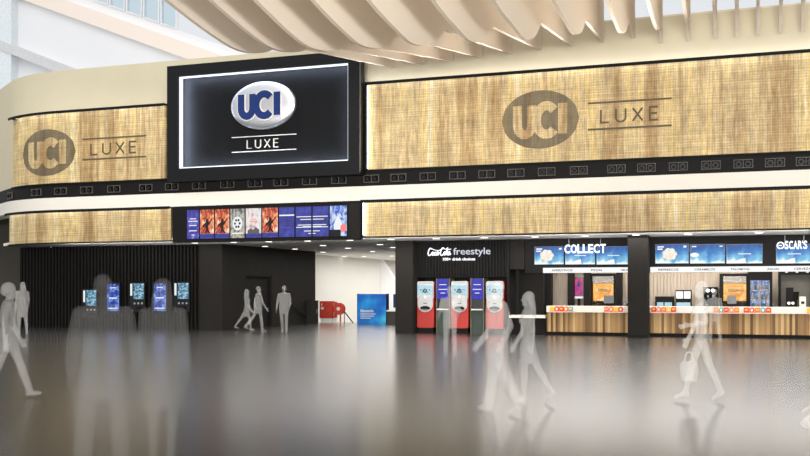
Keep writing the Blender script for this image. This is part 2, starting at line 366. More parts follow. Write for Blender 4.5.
xp0, xp1 = PX(395, YW), PX(413, YW)
struct(B().box(xp0 + .06, xp1 - .06, 37.4, 78, -3, ZC).build('wall_right_of_corridor', 'charcoal'))
# recessed double door of the dark corridor wall
d = B().box(xk - .26, xk - .2, dY0 + .07, dY1 - .07, 0, dz - .07).build('door_1', 'charcoal'); struct(d)
B().box(xk - .3, xk - .02, dY0, dY0 + .07, 0, dz).box(xk - .3, xk - .02, dY1 - .07, dY1, 0, dz).box(xk - .3, xk - .02, dY0, dY1, dz - .07, dz).build('door_frame', 'black', d)
B().cyl((xk - .15, dY0 + 1.1, .9), (xk - .15, dY0 + 1.1, 1.3), .02).box(xk - .2, xk - .14, dY0 + 1.09, dY0 + 1.11, .92, .94).box(xk - .2, xk - .14, dY0 + 1.09, dY0 + 1.11, 1.26, 1.28).build('door_handle', 'steel', d)

# atrium beyond: a white gable wall with a sloping row of clerestory windows
YA = 58.0
def AP(px, py): return (PX(px, YA), PZ(px, py, YA))
ga = [AP(40, -4), AP(214, 58)]
def off_line(t, up): return (ga[0][0] + (ga[1][0] - ga[0][0]) * t, ga[0][1] + (ga[1][1] - ga[0][1]) * t + up)
struct(B().prism([(-75, 0), (-20, 0), off_line(1.35, 0), off_line(-1.2, 0), (-75, off_line(-1.2, 0)[1])], YA + .3, YA + .6).build('wall_atrium', 'roofwhite'))
struct(B().prism([off_line(-1.2, -.7), off_line(1.35, -.7), off_line(1.35, .35), off_line(-1.2, .35)], YA - .1, YA + .3).build('trim_4', 'roofpeach'))
struct(B().prism([off_line(-1.2, .35), off_line(1.35, .35), off_line(1.35, 1.05), off_line(-1.2, 1.05)], YA + .3, YA + .55).build('wall_atrium_clerestory', 'roofwhite'))
bm0, bm1 = AP(10, 47), AP(74, 68)
struct(B().prism([(bm0[0] - 8, bm0[1] + 3.4), (bm1[0] + 4, bm1[1] - 1.6), (bm1[0] + 4, bm1[1] - 2.3), (bm0[0] - 8, bm0[1] + 2.7)], YA - .5, YA + .3).build('trim_5', 'roofgrey'))
struct(B().box(-75, AP(15, 40)[0], YA - .4, YA + .3, 0, 27).build('trim_6', 'roofblue'))
for i in range(5):
    t0, t1 = .31 + i * .098, .31 + i * .098 + .08
    wq = [off_line(t0, 1.12), off_line(t1, 1.12), off_line(t1, 3.1 - i * .12), off_line(t0, 3.15 - i * .12)]
    mx = [((a[0] - sum(p[0] for p in wq) / 4) * 1.12 + sum(p[0] for p in wq) / 4, (a[1] - sum(p[1] for p in wq) / 4) * 1.10 + sum(p[1] for p in wq) / 4) for a in wq]
    fr = B()
    for j in range(4): k = (j + 1) % 4; fr.prism([mx[j], mx[k], wq[k], wq[j]], YA + .2, YA + .5)
    f = struct(fr.build('window_%d' % (i + 1), 'roofwhite'))
    B().prism(wq, YA + .34, YA + .36).build('pane', 'panes', f)
struct(B().prism([off_line(-1.2, 4.6), off_line(1.35, 2.4), off_line(1.35, 9), off_line(-1.2, 12)], YA + .3, YA + .6).build('wall_atrium_upper', 'cream'))

# ---------------------------------------------------------------- woven gold panels
ZU0, ZU1, ZL0, ZL1 = 5.94, 8.98, 3.56, 4.80
def gold_panel(s0, s1, z0, z1, label, vert=None):
    mx = (s0 + s1) / 2 if s1 < LS else s0
    p = run(s0, s1, 0, .1, z0, z1).build('gold_wall_panel', 'gold', warp=warp); tag(p, label, 'wall panel', 'woven gold cladding panels')
    run(s0 - .04, s1 + .04, -.2, .14, z1, z1 + .055).build('top_lip', 'black', p, warp=warp)
    run(s0 - .04, s1 + .04, -.06, .1, z0 - .05, z0).build('bottom_lip', 'black', p, warp=warp)
    run(s0 - .04, s1 + .04, -.2, -.185, z1 - .05, z1).build('lip_drop', 'black', p, warp=warp)
    run(s0 + .05, s1 - (.05 if vert or z1 < 6 else .5), -.14, -.10, z1 - .022, z1).build('light_strip', 'ledsoft', p, warp=warp)
    if vert:
        run(s1 - .02, s1 + .05, -.17, .1, z0, z1).build('end_trim', 'black', p, warp=warp)
        run(s1 - .045, s1 - .02, -.09, -.05, z0 + .05, z1 - .05).build('end_light_strip', 'ledsoft', p, warp=warp)
    if z1 > 6 and vert: run(s0, s1, -.1, .02, z1 + .055, z1 + .075).build('uplight_strip', 'ledup', p, warp=warp)
    return p
XS0, XS1 = PX(167, 32.6), PX(359.5, 32.6); YS = 32.6
gold_panel(S(-13.15), SEND * 0, ZU0, ZU1, '') if False else None
gold_panel(0, S(-13.2), ZU0, ZU1, 'long upper woven gold wall panel with dark printed logo right of the black sign', True)
gold_panel(S(PX(165.5, YG)), s_at(13), ZU0, ZU1 - .22, 'curved upper woven gold wall panel with dark printed logo left of the black sign')
gold_panel(0, S(PX(363.5, YG)), ZL0, ZL1, 'long lower woven gold wall panel above the food counters', True)
gold_panel(S(PX(171, YG)), s_le, ZL0, ZL1, 'short lower woven gold wall panel above the black ribbed wall')

LUXE = [[(0, 1), (0, 0), (.5, 0)], [(0, 1), (0, .3)] + arc(.3, .3, .3, 180, 360, 8) + [(.6, 1)], [(0, 1), (.6, 0)], [(0, 0), (.6, 1)], [(.5, 1), (0, 1), (0, 0), (.5, 0)], [(0, .52), (.44, .52)]]
LOFF = [0, .95, 2.0, 2.0, 3.05, 3.05]
def luxe(mb, x0, x1, z0, z1, w, y0, y1):
    k = (x1 - x0) / 3.55
    for st, o in zip(LUXE, LOFF): mb.ribbon([(x0 + (px + o) * k, z0 + pz * (z1 - z0)) for px, pz in st], w, y0, y1)
    return mb
def letters_uci(x0, x1, z0, z1):
    """three stroke outlines in a unit frame: wide U, round C, plain I"""
    k = (x1 - x0) / 2.38; h = z1 - z0; st = .39
    f = lambda pts: [(x0 + p[0] * k, z0 + p[1] * h) for p in pts]
    U = f([(.17, .95), (.17, .38)] + arc(.49, .38, .32, 180, 360, 10) + [(.81, .95)])
    Cc = f(arc(1.45, .48, .44, 42, 318, 18))
    I = f([(2.15, .97), (2.15, .04)])
    return (U, Cc, I), st * k
class Flip(MB):      # panels are laid out by distance from the right end, so lettering runs the other way
    pass
def wall_logo(cx, cz, rx, rz, lx0, lx1, lz0, lz1, r0, r1, z_lo, z_hi, label, sflag):
    root = thing('wall_logo', (0, 0, 0), label, 'logo', 'dark logos printed on the gold panels')
    mir = lambda co: warp(Vector((S(co.x) if not sflag else sflag - co.x, co.y, co.z)))
    def bl(mb, n, m):
        o = mb.build(n, m, root, warp=mir)
        return o
    e = ell(cx, cz, rx, rz, 56); mb = B()
    for i in range(28):                                   # oval in vertical strips so that it follows the curve
        a, b = -1 + 2 * i / 28, -1 + 2 * (i + 1) / 28
        ha, hb = math.sqrt(max(1e-4, 1 - a * a)), math.sqrt(max(1e-4, 1 - b * b))
        mb.prism([(cx + a * rx, cz - ha * rz), (cx + b * rx, cz - hb * rz), (cx + b * rx, cz + hb * rz), (cx + a * rx, cz + ha * rz)], -.012, -.001)
    bl(mb, 'oval', 'goldink')
    ls, w = letters_uci(cx - rx * .69, cx + rx * .72, cz - rz * .57, cz + rz * .55)
    for qi, l in enumerate(ls): bl(B().ribbon(l, w, -.03 - .004 * qi, -.012 - .004 * qi), 'letter', 'gold')
    bl(B().ribbon([(r0, z_hi), ((r0 + r1) / 2, z_hi), (r1, z_hi)], .06, -.02, -.001), 'rule', 'ink'); bl(B().ribbon([(r0, z_lo), ((r0 + r1) / 2, z_lo), (r1, z_lo)], .06, -.02, -.001), 'rule', 'ink')
    bl(luxe(B(), lx0, lx1, lz0, lz1, .06, -.02, -.001), 'lettering', 'ink')
    return root
wall_logo(-6.97, 7.38, 1.31, .98, -4.94, -3.11, 7.16, 7.58, -5.37, -2.68, 6.95, 7.82, 'large dark oval logo printed on the right-hand gold panel', 0)
sl = s_at(23); sr = S(PX(75.6, YG)); 
cxl = -(sl + sr) / 2
wall_logo(cxl + X1, 7.2, (sl - sr) / 2, .94, -25.0, -22.9, 7.01, 7.44, -25.4, -22.45, 6.83, 7.64, 'dark oval logo printed on the curved left-hand gold panel', 0)

# ---------------------------------------------------------------- big black illuminated sign box
sg = thing('cinema_sign', ((XS0 + XS1) / 2, YS, 5.73), 'big black box sign with white lit edge and silver oval logo', 'sign')
hw = (XS1 - XS0) / 2; H = 4.37; SD = .47; ix0, ix1 = PX(178, YS) - sg.location.x, PX(348, YS) - sg.location.x; iz0, iz1 = .49, 3.95
B().box(-hw, ix0, 0, SD, 0, H).box(ix1, hw, 0, SD, 0, H).box(ix0, ix1, 0, SD, 0, iz0).box(ix0, ix1, 0, SD, iz1, H).build('frame', 'signblack', sg)
B().box(ix0, ix1, .42, .47, iz0, iz1).build('face_panel', 'signpanel', sg)
for q_ in ((ix0, ix0 + .13, iz0, iz1), (ix0 + .13, ix1 - .05, iz1 - .06, iz1), (ix1 - .05, ix1, iz0, iz1), (ix0 + .13, ix1 - .05, iz0, iz0 + .05)): B().box(q_[0], q_[1], .1, .14, q_[2], q_[3]).build('light_strip', 'led', sg)
for q_ in ((ix0 + .01, ix0 + .12, iz0, iz1), (ix0 + .13, ix1 - .05, iz1 - .055, iz1 - .005), (ix1 - .045, ix1 - .005, iz0, iz1), (ix0 + .13, ix1 - .05, iz0 + .003, iz0 + .047)): B().box(q_[0], q_[1], .141, .155, q_[2], q_[3]).build('glow_strip', 'ledback', sg)
B().box(hw + .0, hw + .015, .02, .05, .05, H - .05).build('edge_trim', 'steel', sg)
ocx, ocz = (-18.36 - 15.71) / 2 - sg.location.x - .21, 8.45 - 5.73
em_ = B().rings([[(ocx + rx * cos(2 * pi * i / 56), y, ocz + rz * sin(2 * pi * i / 56)) for i in range(56)] for rx, rz, y in ((1.325, .88, .42), (1.325, .88, .33), (1.30, .86, .295), (1.2, .79, .262), (1.0, .66, .232), (.7, .46, .206), (.35, .23, .192), (.05, .03, .188))], ).build('oval', 'chrome', sg, smooth=True)
ls, w_ = letters_uci(ocx - .93, ocx + .84, ocz - .46, ocz + .45)
for l in ls:
    o = B().ribbon(l, w_ * 1.14, .16 - .004 * ls.index(l), .25).build('letter', 'ivory', sg); B().ribbon(l, w_ * .92, .14 - .003 * ls.index(l), .152).build('letter_face', 'navy', o)
for z in (7.24, 6.69): B().box(ocx - 1.32, ocx + 1.32, .36, .42, z + .09 - 5.73 - .012, z + .09 - 5.73 + .012).build('rule', 'ivory', sg)
luxe(B(), ocx - .68, ocx + .60, 6.90 - 5.73, 7.20 - 5.73, .02, .36, .42).build('lettering', 'ivory', sg)

# ---------------------------------------------------------------- twin spotlights in the dark band
spx = [10, 36.4, 60.7, 86.7, 114, 146, 171.9, 199, 227.4, 255, 281, 309.7, 339, 371.4, 398.5, 427.8, 457.5, 486.8, 515.9, 546.7, 578.9, 616.5, 646.4, 678.3, 711, 743.3, 775, 806]
proto = None
for i, p in enumerate(spx):
    if p < 60: s = s_at(p)
    else: s = S(PX(p, YG))
    q = path(s, -.02); q2 = path(s + .05, -.02); rz = math.atan2(q[1] - q2[1], q[0] - q2[0])
    lab = '%s black twin spotlight from the left along the dark band' % ORD[i]
    if proto is None:
        proto = t = thing('twin_spotlight', (q[0], q[1], 5.62), lab, 'spotlight', 'twin spotlights along the dark band', rz)
        B().box(-.29, .29, -.05, 0, .115, .135).box(-.29, .29, -.05, 0, -.135, -.115).box(-.29, -.27, -.05, 0, -.115, .115).box(.27, .29, -.05, 0, -.115, .115).box(-.01, .01, -.05, 0, -.115, .115).build('frame', 'fixture', t)
        for sx in (-.14, .14):
            l = B().cyl((sx, -.08, -.015), (sx, 0, 0), .10, .10, 16).build('spot_head', 'glassblack', t); B().cyl((sx, -.09, -.015), (sx, -.078, -.015), .055, .055, 14).build('lens', 'charcoal', l)
    else:
        t = copy_tree(proto); t.location = (q[0], q[1], 5.62); t.rotation_euler.z = rz; t['label'] = lab

# ---------------------------------------------------------------- cream ceiling fins
def lerp(tab, x):
    if x <= tab[0][0]: return tab[0][1]
    for (a, va), (b, vb) in zip(tab, tab[1:]):
        if x <= b: return va + (vb - va) * (x - a) / (b - a)
    return tab[-1][1]
AY = [(-12.1, 18.7), (-10.03, 18.8), (-7.97, 20.1), (-6.94, 21.4), (-5.86, 22.6), (-4.87, 24.8), (-3.87, 27.1), (-3, 28.8), (-1.3, 31.0), (3, 31.4)]
AZ = [(-12.1, 7.9), (-10.03, 7.75), (-7.97, 7.9), (-6.94, 8.17), (-5.86, 8.4), (-4.87, 8.9), (-3.87, 9.4), (-3, 9.9), (-1.3, 10.9), (3, 11.4)]
BY = [(-12.1, 21.9), (-10.03, 21.6), (-7.97, 23.0), (-6.94, 24.4), (-5.86, 25.8), (-4.87, 27.6), (-3.87, 29.7), (-3, 31.2), (-1.3, 32.4), (3, 32.5)]
BZ = [(-12.1, 7.55), (-10.03, 7.38), (-7.97, 7.63), (-6.94, 7.95), (-5.86, 8.25), (-4.87, 8.74), (-3.87, 9.2), (-3, 9.66), (-1.3, 10.3), (3, 10.4)]
CY = [(-12.1, 24.2), (-10.03, 24.1), (-7.97, 25.7), (-6.94, 26.8), (-5.86, 28.0), (-4.87, 29.6), (-3.87, 31.6), (-3, 32.6), (-1.3, 32.95), (3, 32.98)]
CZ = [(-12.1, 8.25), (-10.03, 8.1), (-7.97, 8.63), (-6.94, 8.9), (-5.86, 9.2), (-4.87, 9.6), (-3.87, 10.0), (-3, 9.9), (-1.3, 9.8), (3, 9.7)]
def fin_profile(X):
    a, b, c = (lerp(AY, X), lerp(AZ, X)), (lerp(BY, X), lerp(BZ, X)), (lerp(CY, X), lerp(CZ, X)); sl = (a[1] - b[1]) / (b[0] - a[0])
    far = a[0] - 7
    low = [(far, a[1] + 2.2), (a[0] - 4, a[1] + .75), a, (a[0] * .4 + b[0] * .6, b[1] + (a[1] - b[1]) * .18), b, (b[0] * .45 + c[0] * .55, b[1] + (c[1] - b[1]) * .35), (b[0] * .12 + c[0] * .88, b[1] + (c[1] - b[1]) * .88), c]
    low = smoothline(low, 5)
    if c[0] < 32: low += [(c[0] + .35, c[1] + .03), (33.08, 9.45 + .045 * (X + 12.1))]
    else: low += [(33.08, min(c[1], 9.6))]
    return low + [(33.08, 12.2), (c[0], c[1] + 2.3), (a[0], a[1] + 1.7), (far, a[1] + 3.4)]
fx = [-12.1, -11.06, -10.03, -9.0, -7.97, -6.94, -5.86, -4.87, -3.87, -3.0, -2.14, -1.33, -.68, -.06, .6, 1.24, 1.95, 2.65]
for i, x in enumerate(fx):
    o = B().prism(fin_profile(x), -.05, .05, 'YZ').build('ceiling_fin', 'fin'); o.location = (x, 0, 0)
    tag(o, '%s cream scalloped ceiling fin counted from the left, hanging before the facade' % ORD[i], 'ceiling fin', 'cream scalloped ceiling fins')
struct(B().box(-15, 9, 33.36, 33.8, 10.5, 10.56).build('trim_7', 'cream'))

# ---------------------------------------------------------------- poster wall of ten screens
pxs = [187, 199.9, 215, 230.3, 245.6, 262.2, 278.8, 295.4, 312.4, 329.6, 347.8]; YP = 32.95
px0, px1 = PX(172.5, YP), PX(360.5, YP)
hs = thing('screen_housing', ((px0 + px1) / 2, YP, 3.44), 'long black housing under the white fascia holding the film screens', 'housing')
B().box(-(px1 - px0) / 2, (px1 - px0) / 2, 0, .22, 0, 1.36).build('case', 'black', hs)
B().box((px1 - px0) / 2 - .45, (px1 - px0) / 2 - .03, -.012, 0, .04, 1.3).build('end_panel', 'charcoal', hs)
pl = [('violet', 'violet listing screen at the left end of the film screens'), ('fire', 'fiery red film poster screen beside the violet listing screen'), ('fire', 'fiery red film poster screen just left of the grey round one'), ('moonposter', 'grey film poster screen with a pale round motif and dark spots'), ('whiteposter', 'white film poster screen with pale red title'),
      ('fire', 'fiery film poster screen between the white one and the blue list'), ('royal', 'royal blue list screen with thin text rows'), ('royal', 'left half of the blue two-screen title picture'), ('royal', 'right half of the blue two-screen title picture'), ('bluewhite', 'bright blue-white film poster at the right end with a black corner')]
zs0, zs1 = 3.57, 4.68
for i, (m, lab) in enumerate(pl):
    a, b = PX(pxs[i], YP) + .015, PX(pxs[i + 1], YP) - .015; wd = b - a; h = zs1 - zs0
    t = thing('poster_screen', ((a + b) / 2, YP - .03, zs0), lab, 'screen', 'film screens in the black housing')
    B().box(-wd / 2, wd / 2, .0, .03, 0, h).build('bezel', 'glassblack', t)
    B().box(-wd / 2 + .012, wd / 2 - .012, -.004, 0, .012, h - .012).build('picture', m, t)
    h0 = len(t.children)
    if m == 'fire':
        B().prism([(-.13, .2), (-.03, .34), (-.07, .5), (-.2, .42), (-.17, .52), (-.05, .62), (-.045, .72), (0, .77), (.045, .72), (.06, .62), (.18, .7), (.15, .6), (.06, .5), (.05, .36), (.16, .2), (.09, .2), (.01, .3), (-.06, .2)], -.012, -.004).build('figure', 'darkprint', t)
        B().box(-wd / 2 + .012, wd / 2 - .012, -.009, -.004, .012, .19).build('caption_band', 'royal', t)
    elif m == 'moonposter':
        o = B().prism(ell(0, .55, .2, .26, 28), -.012, -.004).build('disc', 'screenwhite', t)
        mb = B()
        for q in range(6): mb.prism(ell(.1 * cos(q * 1.05), .55 + .14 * sin(q * 1.05), .04, .045, 12), -.02, -.012)
        mb.build('motif', 'darkprint', o); B().box(-.22, .22, -.012, -.004, .16, .21).build('caption', 'popwhite', t)
    elif m == 'whiteposter':
        B().box(-.15, .15, -.01, -.004, .6, .64).box(-.12, .12, -.01, -.004, .68, .71).build('title', 'pack_pink', t)
        B().prism([(-.24, .17), (.24, .17), (.24, .3), (.1, .4), (0, .3), (-.12, .36), (-.24, .28)], -.01, -.004).build('drawing', 'fixture', t); B().box(-wd / 2 + .012, wd / 2 - .012, -.009, -.004, .012, .17).build('caption_band', 'royal', t)
    elif m == 'violet':
        mb = B()
        for z, ww in ((.75, .14), (.66, .2), (.5, .16), (.3, .17), (.14, .06)): mb.box(-ww, ww, -.01, -.004, z, z + .035)
        mb.build('text_rows', 'screenwhite', t)
    elif i == 6:
        B().box(-.3, .3, -.01, -.004, .78, .83).build('heading', 'screenwhite', t); mb = B()
        for q in range(7): mb.box(-.3, .3, -.009, -.004, .08 + q * .09, .095 + q * .09)
        mb.build('text_rows', 'violet', t)
    elif i in (7, 8):
        g = 1 if i == 7 else -1; mb = B()
        for z, w0, w1 in ((.72, -.25, .33), (.62, -.1, .33), (.42, -.2, .33), (.34, -.26, .33), (.36, 0, .33), (.2, .05, .33), (.11, .22, .33)):
            c = wd / 2 - .33 - .02
            xa, xb = sorted((g * (w0 + c), g * (w1 + c))); mb.box(xa, xb, -.01, -.004, z, z + .03)
        mb.build('title', 'screenwhite', t)
    else:
        B().prism([(-.16, .2), (.1, .2), (.16, .4), (.08, .62), (0, .74), (-.1, .6), (-.18, .42)], -.01, -.004).build('figure', 'screenwhite', t)
        B().prism(ell(.2, .3, .12, .14, 16), -.012, -.004).build('motif', 'pack_pink', t)
        B().box(-wd / 2 - .0, wd * .14, -.02, -.0045, .0, .24).build('corner_box', 'glassblack', t)

# ---------------------------------------------------------------- downlights
dl = None
rows = [('front row under the gold panels', 34.85, [195, 233.5, 268.6, 307.5, 350, 391, 436, 484, 535, 585, 636, 688, 759]), ('second row inside the entrance', 38.6, [265, 323, 380]), ('third row inside the entrance', 41.5, [295, 348, 393]), ('fourth row inside the entrance', 45.5, [323, 372.5]), ('fifth row inside the entrance', 52, [344, 364, 392]), ('farthest row inside the entrance', 60, [366, 382])]
for rn, y, ps in rows:
    for i, p in enumerate(ps):
        x = PX(p, y); lab = 'recessed round ceiling downlight, %s from the left in the %s' % (ORD[i], rn)
        if dl is None:
            dl = t = thing('downlight', (x, y, ZC), lab, 'downlight', 'recessed ceiling downlights')
            B().cyl((0, 0, -.012), (0, 0, 0), .16, .16, 20).build('rim', 'white', t); B().cyl((0, 0, -.02), (0, 0, -.0121), .125, .125, 20).build('lamp', 'lamp', t)
        else: t = copy_tree(dl); t.location = (x, y, ZC); t['label'] = lab

# ---------------------------------------------------------------- ticket kiosks and display screens on the ribbed wall
kio = None; dsp = None
for a, b, y0, y1, kind, lab in ((82.5, 97.6, 288, 318.5, 'k', 'lowest of the wall-mounted ticket kiosks, at the left end of the row'), (105, 121.4, 282, 312.3, 'd', 'blue upright wall screen between the first and second ticket kiosk'), (128, 146.7, 282, 312.3, 'k', 'ticket kiosk mounted between the two blue wall screens'), (152.7, 167.1, 282, 312.3, 'd', 'blue upright wall screen beside the right-hand ticket kiosk'), (173.5, 190, 282, 312.3, 'k', 'ticket kiosk at the right end of the wall row')):
    yk = YW - .125; x = (PX(a, yk) + PX(b, yk)) / 2; z0 = PZ((a + b) / 2, y1, yk)
    if kind == 'k':
        if kio is None:
            kio = t = thing('ticket_kiosk', (x, yk, z0), lab, 'kiosk', 'wall-mounted ticket kiosks')
            B().prism(rr(-.38, 0, .38, 1.26, .03), 0, .12).build('housing', 'glassblack', t)
            B().box(-.18, .32, -.006, 0, .56, 1.21).build('screen', 'kioskscreen', t)
            B().box(-.345, -.25, -.008, 0, .70, 1.20).build('side_light', 'screenwhite', t)
            for q, xx in enumerate((-.13, .05, .23)): B().box(xx - .04, xx + .04, -.01, 0, .34, .41).build('button', 'silver', t)
            B().box(-.06, .17, -.03, 0, .14, .23).build('printer_slot', 'black', t)
        else: t = copy_tree(kio); t.location = (x, yk, z0)
    else:
        if dsp is None:
            dsp = t = thing('wall_screen', (x, yk, z0), lab, 'screen', 'blue wall screens')
            B().prism(rr(-.35, 0, .35, 1.26, .02), 0, .12).build('housing', 'glassblack', t)
            p = B().box(-.29, .29, -.006, 0, .06, 1.20).build('screen', 'kioskblue', t)
            B().box(-.24, .24, -.012, -.006, .15, .19).box(-.15, .15, -.012, -.006, 1.02, 1.06).box(-.2, .2, -.012, -.006, .58, .63).build('text_rows', 'screenwhite', t)
        else: t = copy_tree(dsp); t.location = (x, yk, z0)
    t['label'] = lab

# ---------------------------------------------------------------- entrance: handrail, cabinet, fire kit, totem
hr = thing('handrail', (xk, 42, 0), 'thin dark handrail slanting down the charcoal corridor wall', 'handrail')
B().cyl((.09, .0, 1.05), (.09, 1.75, .35), .03).build('rail', 'black', hr)
for y, z in ((.2, .97), (1.6, .41)): B().cyl((0, y, z), (.09, y, z), .015).build('bracket', 'black', hr)
cb = thing('service_cabinet', (xk + .04, 44.3, 0), 'low dark service cabinet at the end of the charcoal corridor wall', 'cabinet')
B().box(.005, .3, -.35, .4, 0, 1.1).build('body', 'charcoal', cb); B().box(-.0, .33, -.38, .43, 1.1, 1.14).build('top', 'black', cb); B().cyl((.31, .2, .5), (.31, .2, .7), .012).build('handle', 'steel', cb)
fy = 46.6; fxx = PX(319.5, fy); fw = PX(332.5, fy) - fxx
fc = thing('fire_cabinet', (fxx + fw / 2, fy, 0), 'red fire cabinet with a white label against the white wall', 'cabinet')
B().box(-fw / 2, fw / 2, 0, .3, .22, 1.08).build('body', 'firered', fc); B().box(-fw / 2 + .03, fw / 2 - .03, -.015, 0, .26, 1.04).build('door', 'firered', fc)
B().box(-fw / 2 + .1, -fw / 2 + .16, -.022, -.015, .84, .98).box(-fw / 2 + .1, -fw / 2 + .24, -.022, -.015, .66, .78).build('label_sticker', 'ivory', fc); B().box(-fw / 2 + .04, fw / 2 - .04, .04, .26, -.02 + .02, .22).build('base', 'white', fc)
f2 = thing('hydrant_box', (PX(334.4, fy), fy, 0), 'narrow red hydrant box right beside the red fire cabinet', 'box')
B().box(-.06, .06, 0, .25, .25, 1.05).build('body', 'firered', f2); B().box(-.04, -.02, -.01, 0, .3, 1.0).build('stripe', 'ivory', f2); B().box(-.03, .03, .05, .2, 0, .25).build('post', 'white', f2)
rl = thing('hose_reel', (PX(340.5, fy), fy - .2, 0), 'red fire hose reel on a stand beside the hydrant box', 'hose reel')
B().cyl((0, -.06, .7), (0, -.02, .7), .3, .3, 24).cyl((0, .12, .7), (0, .16, .7), .3, .3, 24).build('drum', 'firered', rl); B().cyl((0, -.02, .7), (0, .12, .7), .22, .22, 20).build('hose', 'ivory', rl); B().cyl((0, -.1, .7), (0, -.06, .7), .09, .09, 14).build('hub', 'ivory', rl)
B().box(-.03, .03, .16, .22, 0, 1.0).cyl((0, .1, .7), (0, .2, .7), .03).build('stand', 'firered', rl)
h2 = thing('stair_handrail', (PX(344, fy + .3), fy + .3, 0), 'thin dark rail slanting down beside the red hose reel', 'handrail')
dx = PX(355, fy + .3) - PX(344, fy + .3)
B().cyl((0, 0, .58), (dx, 0, -.15), .03).build('rail', 'charcoal', h2); B().cyl((.02, 0, -.2), (.02, 0, .57), .02).build('post', 'charcoal', h2)
struct(B().box(xw, xp0 + .06, FLY, FLY + 2.2, -.3, -.02).build('floor_landing', 'floor'))
ty = 45.2; tx0, tx1 = PX(357.5, ty), PX(386, ty)
tt = thing('info_totem', ((tx0 + tx1) / 2, ty, 0), 'square blue printed totem board standing at the entrance hall', 'totem')
th_ = PZ(372, 294, ty); tw = (tx1 - tx0) / 2
B().box(-tw, tw, 0, .35, 0, th_).build('body', 'totem', tt); B().box(-tw - .02, -tw, -.01, .36, 0, th_ + .01).build('side_trim', 'navy', tt); B().box(tw, tw + .02, -.01, .36, 0, th_ + .01).build('side_trim', 'navy', tt)
text_mesh('heading', 'Bienvenido', -tw + .16, .1, th_ * .39, th_ * .49, -.0, .012, 'ivory', tt, .02)
B().box(-tw + .16, .2, -.008, 0, th_ * .32, th_ * .345).box(-tw + .16, .12, -.008, 0, th_ * .25, th_ * .275).box(-tw + .16, -.05, -.008, 0, th_ * .18, th_ * .205).build('text_rows', 'ivory', tt)
dk = thing('reception_desk', (PX(393.5, 45), 45.0, 0), 'small blue-grey desk with white top half behind the black pillar', 'desk')
B().box(-.33, .3, 0, .5, 0, .62).build('body', 'darkgrey', dk); B().box(-.36, .33, -.03, .53, .62, .68).build('top', 'white', dk); B().box(-.05, .3, .1, .14, .8, 1.45).box(.1, .14, .1, .14, .68, .8).build('screen', 'navy', dk)

# ---------------------------------------------------------------- pillars
p = B().prism(rr(xp0, YW, xp1, YW + .75, .04), 0, ZC, 'XY').build('wall_pillar', 'charcoal'); struct(p)
YQ = 35.15; q0, q1 = PX(627.6, YQ), PX(647.6, YQ)
t = thing('pillar', ((q0 + q1) / 2, YQ, 0), 'square black pillar standing between the two food counters', 'pillar')
B().prism(rr(-(q1 - q0) / 2, 0, (q1 - q0) / 2, .7, .03), 0.0, ZC, 'XY').build('shaft', 'charcoal', t); B().box(-(q1 - q0) / 2 - .012, (q1 - q0) / 2 + .012, -.012, .712, 0, .1).build('base_plinth', 'black', t)

# ---------------------------------------------------------------- soft drink alcove
YC = 36.4
c0, c1 = PX(413, YW), PX(508, YC)
zn = PZ(450, 277.5, YC)
w = B().box(c0, c1, YC + .16, YC + .3, zn, ZC)
x = c0
while x < c1 - .06: w.box(x, x + .06, YC + .1, YC + .17, zn, ZC); x += .12
struct(w.build('wall_alcove', 'rib'))
struct(B().box(c0, c1, YC + .95, YC + 1.1, 0, ZC).build('wall_alcove_back', 'black')); struct(B().box(c0 - .06, c0 - .005, YC + .3, YC + .95, 0, ZC).build('wall_alcove_left', 'black')); struct(B().box(c1 - .05, c1 + .05, YC + .02, YC + 1.1, 0, ZC).build('wall_alcove_right', 'black')); struct(B().box(c0, c1, YC + .3, YC + .95, zn, zn + .1).build('ceiling_alcove', 'black'))
disp = None
for i, (a, b) in enumerate(((417, 434), (451, 468.5), (486, 503.5))):
    x = (PX(a, YC) + PX(b, YC)) / 2; lab = 'red drink dispenser with silver touch front, ' + ('nearest the black wall pillar' if i == 0 else 'between the two blue screen columns' if i == 1 else 'nearest the white snack ledge')
    if disp is None:
        disp = t = thing('drink_dispenser', (x, YC, 0), lab, 'drink dispenser', 'red drink dispensers')
        B().prism(rr(-.335, .2, .335, 1.98, .07), .0, .75).build('body', 'red', t)
        B().prism(rr(-.335, 1.3, .335, 1.985, .07) , -.012, 0).build('upper_bezel', 'bezelgrey', t)
        B().prism([(-.30, 1.88), (.30, 1.88), (.30, 1.1)] + arc(0, 1.1, .30, 0, -180, 16)[1:], -.04, -.012).build('front_face', 'ice', t)
        sc = B().prism(rr(-.295, 1.48, .295, 1.84, .03), -.05, -.04).build('touch_screen', 'iceblue', t)
        mb = B()
        for xx, zz in ((-.17, 1.66), (.17, 1.66), (-.1, 1.58), (.1, 1.58)): mb.prism(ell(xx, zz, .035, .035, 12), -.054, -.05)
        mb.build('icons', 'kioskscreen', sc)
        mb = B(); mb.rings([[(r * cos(2 * pi * i / 20), y, 1.62 + r * sin(2 * pi * i / 20)) for i in range(20)] for r, y in ((.085, -.05), (.085, -.056), (.06, -.056), (.06, -.05))]); mb.build('ring', 'black', sc)
        B().prism(ell(0, 1.39, .06, .06, 18), -.055, -.04).build('push_button', 'ivory', t)
        B().box(-.07, .07, -.05, -.04, 1.13, 1.155).build('label_plate', 'black', t)
        B().prism(ell(0, .955, .2, .085, 24), -.06, -.04).build('dispensing_bay', 'black', t)
        B().box(-.14, .14, -.13, -.06, .90, .92).build('drip_tray', 'steel', t)
        B().box(-.3, .3, .04, .7, 0, .2).build('plinth', 'black', t)
    else: t = copy_tree(disp); t.location = (x, YC, 0)
    t['label'] = lab
